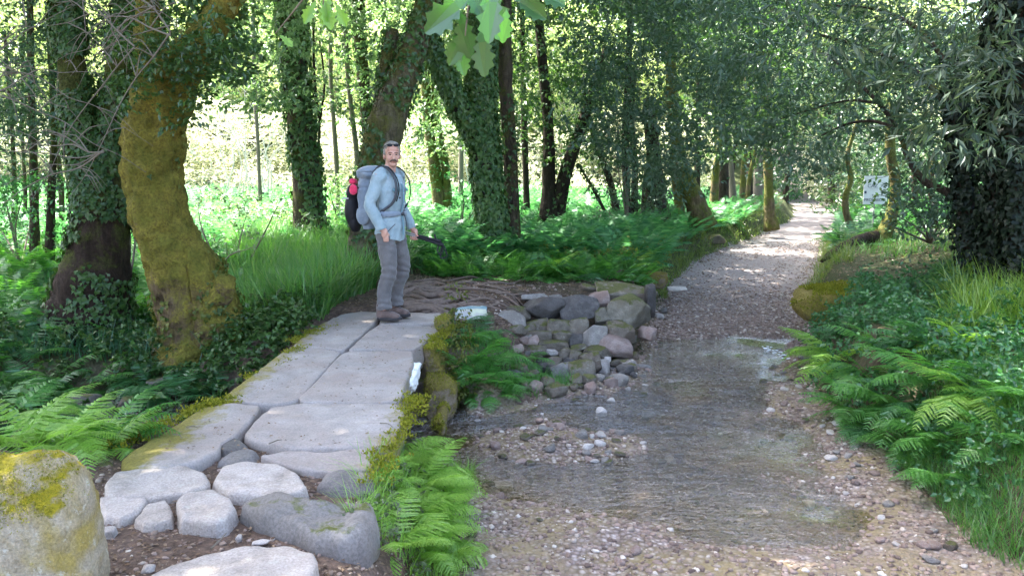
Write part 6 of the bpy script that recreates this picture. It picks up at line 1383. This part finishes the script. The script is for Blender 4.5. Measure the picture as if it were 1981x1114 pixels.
def belt():
    n = 48; a = np.linspace(math.radians(-215), math.radians(35), n); Vs = []
    for r, z in ((1.0, -.030), (1.07, -.026), (1.07, .026), (1.0, .030)):
        Vs.append(np.column_stack([.184 * r * np.cos(a), .128 * r * np.sin(a) - .008, 1.10 + z * (1 - .55 * np.exp(-((a + PI / 2) / .35) ** 2))]))
    V = np.concatenate(Vs); i = np.arange(n - 1); f = np.vstack([np.stack([i + p * n, i + 1 + p * n, i + 1 + q * n, i + q * n], 1) for p, q in ((0, 1), (1, 2), (2, 3), (3, 0))]); return V, f
piece('hip_belt', belt(), M_PACK, bp); piece('buckle', ell((0, -.150, 1.10), (.03, .010, .020), 2), M_DGREY, bp)
piece('dangling_strap', ribbon([(.02, -.152, 1.09), (.03, -.17, 1.0), (.028, -.172, .93)], .016, (0, -1, 0), .003), M_DGREY, bp)
# folded trekking poles held low in the left hand
cpt = np.array([.264, -.145, .852])
wdir = np.array([.97, -.12, -.27]); wdir /= np.linalg.norm(wdir)     # world direction: towards the track, slightly down
ld = rotz(wdir[None], -TH)[0]
pole = empty('trekking_poles', mw(cpt)[0], 'pair of folded black trekking poles held low by the hiker', 'trekking poles')
for k, off in enumerate([(0, 0, .010), (0, 0, -.010)]):
    o3 = np.array(off); a0 = cpt + o3 - ld * .16; a1 = cpt + o3 + ld * .03; a2 = cpt + o3 * 1.6 + ld * (.27 + .03 * k)
    piece('shaft', tb_([a0, a1], [.006, .007], 8, .05), M_METAL, pole)
    piece('handle_grip', tb_([a1 - ld * .02, a1 + ld * .05, a2 - ld * .03, a2], [.012, .015, .016, .021], 10, .02), M_BLACK, pole)
    w2 = np.array([0, 0, 1.]) * (1 if k == 0 else -.3)
    piece('strap', ribbon([a2, a2 + ld * .02 + [0, 0, -.04], a2 + ld * (.02 + .02 * k) + [0, 0, -.10], a2 + ld * (.0 - .02 * k) + [0, 0, -.145], a2 - ld * .035 + [0, 0, -.11], a2 - ld * .02 + [0, 0, -.03]], .014, rotz(np.array([[.2, -1, .1]]), -TH)[0], .003), M_BLACK, pole)
e_ = cpt + ld * .24; piece('top_knob', tb_([e_, e_ - ld * .03 + [0, 0, .05], e_ - ld * .035 + [0, 0, .075]], [.011, .009, .012], 8, .02), M_BLACK, pole)
def moss_on(o, n, size, zmin=-9, up=.15, mat=None, seed=1):
    me = o.data; k = len(me.vertices); co = np.empty(k * 3, np.float32); no = np.empty(k * 3, np.float32); me.vertices.foreach_get('co', co); me.vertices.foreach_get('normal', no)
    co = co.reshape(-1, 3).astype(float); no = no.reshape(-1, 3).astype(float); ok = (no[:, 2] > up) & (co[:, 2] > zmin) & (fbm(co * 5 + seed, 3, seed) > -.12)
    idx = np.where(ok)[0][RG.integers(0, ok.sum(), n)]
    ps = co[idx] + RG.normal(size=(n, 3)) * .006; V, f = leaves(ps, no[idx] + .8 * rdir(n), rdir(n), size * RG.uniform(.5, 1.3, n), RH, .45)
    link('moss', mesh_from('moss', V, f, mat or L_MOSS), o)
for o_ in list(C.objects):
    b_ = o_.name.split('.')[0]
    if b_ == 'moss_hump': moss_on(o_, 5000, .030)
    elif b_ == 'abutment_block': moss_on(o_, 1300, .016, up=-.1)
    elif b_ == 'mossy_boulder': moss_on(o_, 5200, .009, zmin=.27, up=.45)
# ------------------------------------------------------------------ sign
sgn = empty('hunting_sign', P(1693, 425, 15.6), 'white printed notice board on a thin post beside the curved sapling', 'sign')
D_ = 15.6; pc = P(1694, 368, D_); bw, bh = 46 * pxm(D_), 54 * pxm(D_)
def boxV(c, s):
    c = np.array(c); s = np.array(s) / 2
    V = np.array([[x, y, z] for x in (-1, 1) for y in (-1, 1) for z in (-1, 1)]) * s + c
    return V, np.array([(0, 1, 3, 2), (4, 6, 7, 5), (0, 4, 5, 1), (2, 3, 7, 6), (0, 2, 6, 4), (1, 5, 7, 3)])
obj('board', boxV(pc, (bw, .012, bh)), plain('white_sign_board', (.72, .74, .76), .5, .06), sgn)
obj('post', vf(tube([(pc[0], pc[1] + .02, h1(pc[0], pc[1]) - .1), (pc[0], pc[1] + .02, pc[2] + bh * .45)], [.014, .014], 8, .3)), plain('grey_post', (.35, .36, .34), .6), sgn)
def text(s, px, py, size, par):
    cu = bpy.data.curves.new('lettering', 'FONT'); cu.body = s; cu.size = size; cu.align_x = 'CENTER'; cu.align_y = 'CENTER'; cu.extrude = .001
    to = bpy.data.objects.new('lettering', cu); C.objects.link(to); dg = bpy.context.evaluated_depsgraph_get(); m2 = bpy.data.meshes.new_from_object(to.evaluated_get(dg)); bpy.data.objects.remove(to)
    m2.materials.append(plain('dark_print', (.06, .08, .12), .6)) if 'dark_print' not in bpy.data.materials else m2.materials.append(bpy.data.materials['dark_print'])
    o = bpy.data.objects.new('lettering', m2); C.objects.link(o); o.parent = par; o.rotation_euler = (PI / 2, 0, 0)
    q = P(px, py, D_); q[1] -= .010; o.location = tuple(q - np.array(par.location))
text('CAZ', 1688, 360, .10, sgn); text('________', 1692, 364, .045, sgn); text('T   K', 1693, 379, .07, sgn); text('PROHIBIDO', 1692, 387, .078, sgn)
V, f = boxV(P(1674, 372, D_) - [0, .009, 0], (.04, .004, .05)); obj('emblem', (V, f), bpy.data.materials['dark_print'], sgn)
# dark leaves in front of the sign
tips = [(1675, 348, 1673, 354), (1686, 346, 1682, 352), (1696, 340, 1695, 348), (1705, 346, 1701, 352), (1701, 362, 1706, 370), (1693, 372, 1698, 377), (1697, 376, 1690, 382), (1694, 382, 1691, 388), (1708, 375, 1716, 372), (1703, 385, 1711, 387), (1682, 392, 1691, 394), (1690, 350, 1692, 356)]
pa = np.array([P(a, b, 13.5) for a, b, c_, d_ in tips]); pb = np.array([P(c_, d_, 13.5) for a, b, c_, d_ in tips])
V, f = leaves(pa, pb - pa, np.tile([0, -1, .2], (len(pa), 1)), np.full(len(pa), .10), RH, .5); obj('leaf_spray', (V, f), L_IVY, tr14)
obj('leaf_twig', join([vf(tube([P(1728, 330, 15), P(1712, 342, 14), P(1690, 345, 13.5), P(1670, 352, 13.5)], [.012, .006, .004, .002], 5, .1)), vf(tube([P(1728, 390, 15), P(1712, 380, 14), P(1695, 378, 13.5), P(1686, 392, 13.5)], [.012, .006, .004, .002], 5, .1))]), B_DARK, tr14)
EXPO=3.15
# ------------------------------------------------------------------ camera, light
cam = bpy.data.cameras.new('camera'); co_ = bpy.data.objects.new('camera', cam); C.objects.link(co_)
co_.location = (0, 0, CAMZ); co_.rotation_euler = (PI / 2 - PIT, 0, 0)
cam.sensor_width = 36; cam.lens = F * 36 / 1981; cam.clip_end = 600; cam.clip_start = .05
sc.camera = co_
SUN = unit(np.array([-.50, .42, 1.0]))
sun = bpy.data.lights.new('sun', 'SUN'); sun.energy = 4.8; sun.angle = math.radians(.6); sun.color = (1, .95, .84)
so = bpy.data.objects.new('sun', sun); C.objects.link(so); so.location = (0, 0, 30)
so.rotation_euler = Vector(tuple(-SUN)).to_track_quat('-Z', 'Y').to_euler()
el = math.asin(SUN[2]); az = math.atan2(SUN[0], SUN[1])
nt = W_.node_tree; nt.nodes.clear()
sky = nt.nodes.new('ShaderNodeTexSky'); sky.sky_type = 'NISHITA'; sky.sun_disc = False; sky.sun_elevation = el; sky.sun_rotation = az; sky.dust_density = 4.0; sky.ozone_density = .4; sky.air_density = .8
bg = nt.nodes.new('ShaderNodeBackground'); bg.inputs[1].default_value = .15
wo = nt.nodes.new('ShaderNodeOutputWorld'); nt.links.new(sky.outputs[0], bg.inputs[0]); nt.links.new(bg.outputs[0], wo.inputs[0])
sc.view_settings.view_transform = 'Standard'; sc.view_settings.look = 'None'; sc.view_settings.exposure = EXPO; sc.view_settings.gamma = 1
sc.view_settings.use_curve_mapping = False
sc.render.engine = 'CYCLES'
cy = sc.cycles; cy.use_denoising = True; cy.max_bounces = 7; cy.diffuse_bounces = 4; cy.glossy_bounces = 3; cy.transmission_bounces = 4; cy.transparent_max_bounces = 8
cy.caustics_reflective = False; cy.caustics_refractive = False; cy.sample_clamp_indirect = 6
cy.use_adaptive_sampling = True; cy.adaptive_threshold = .02
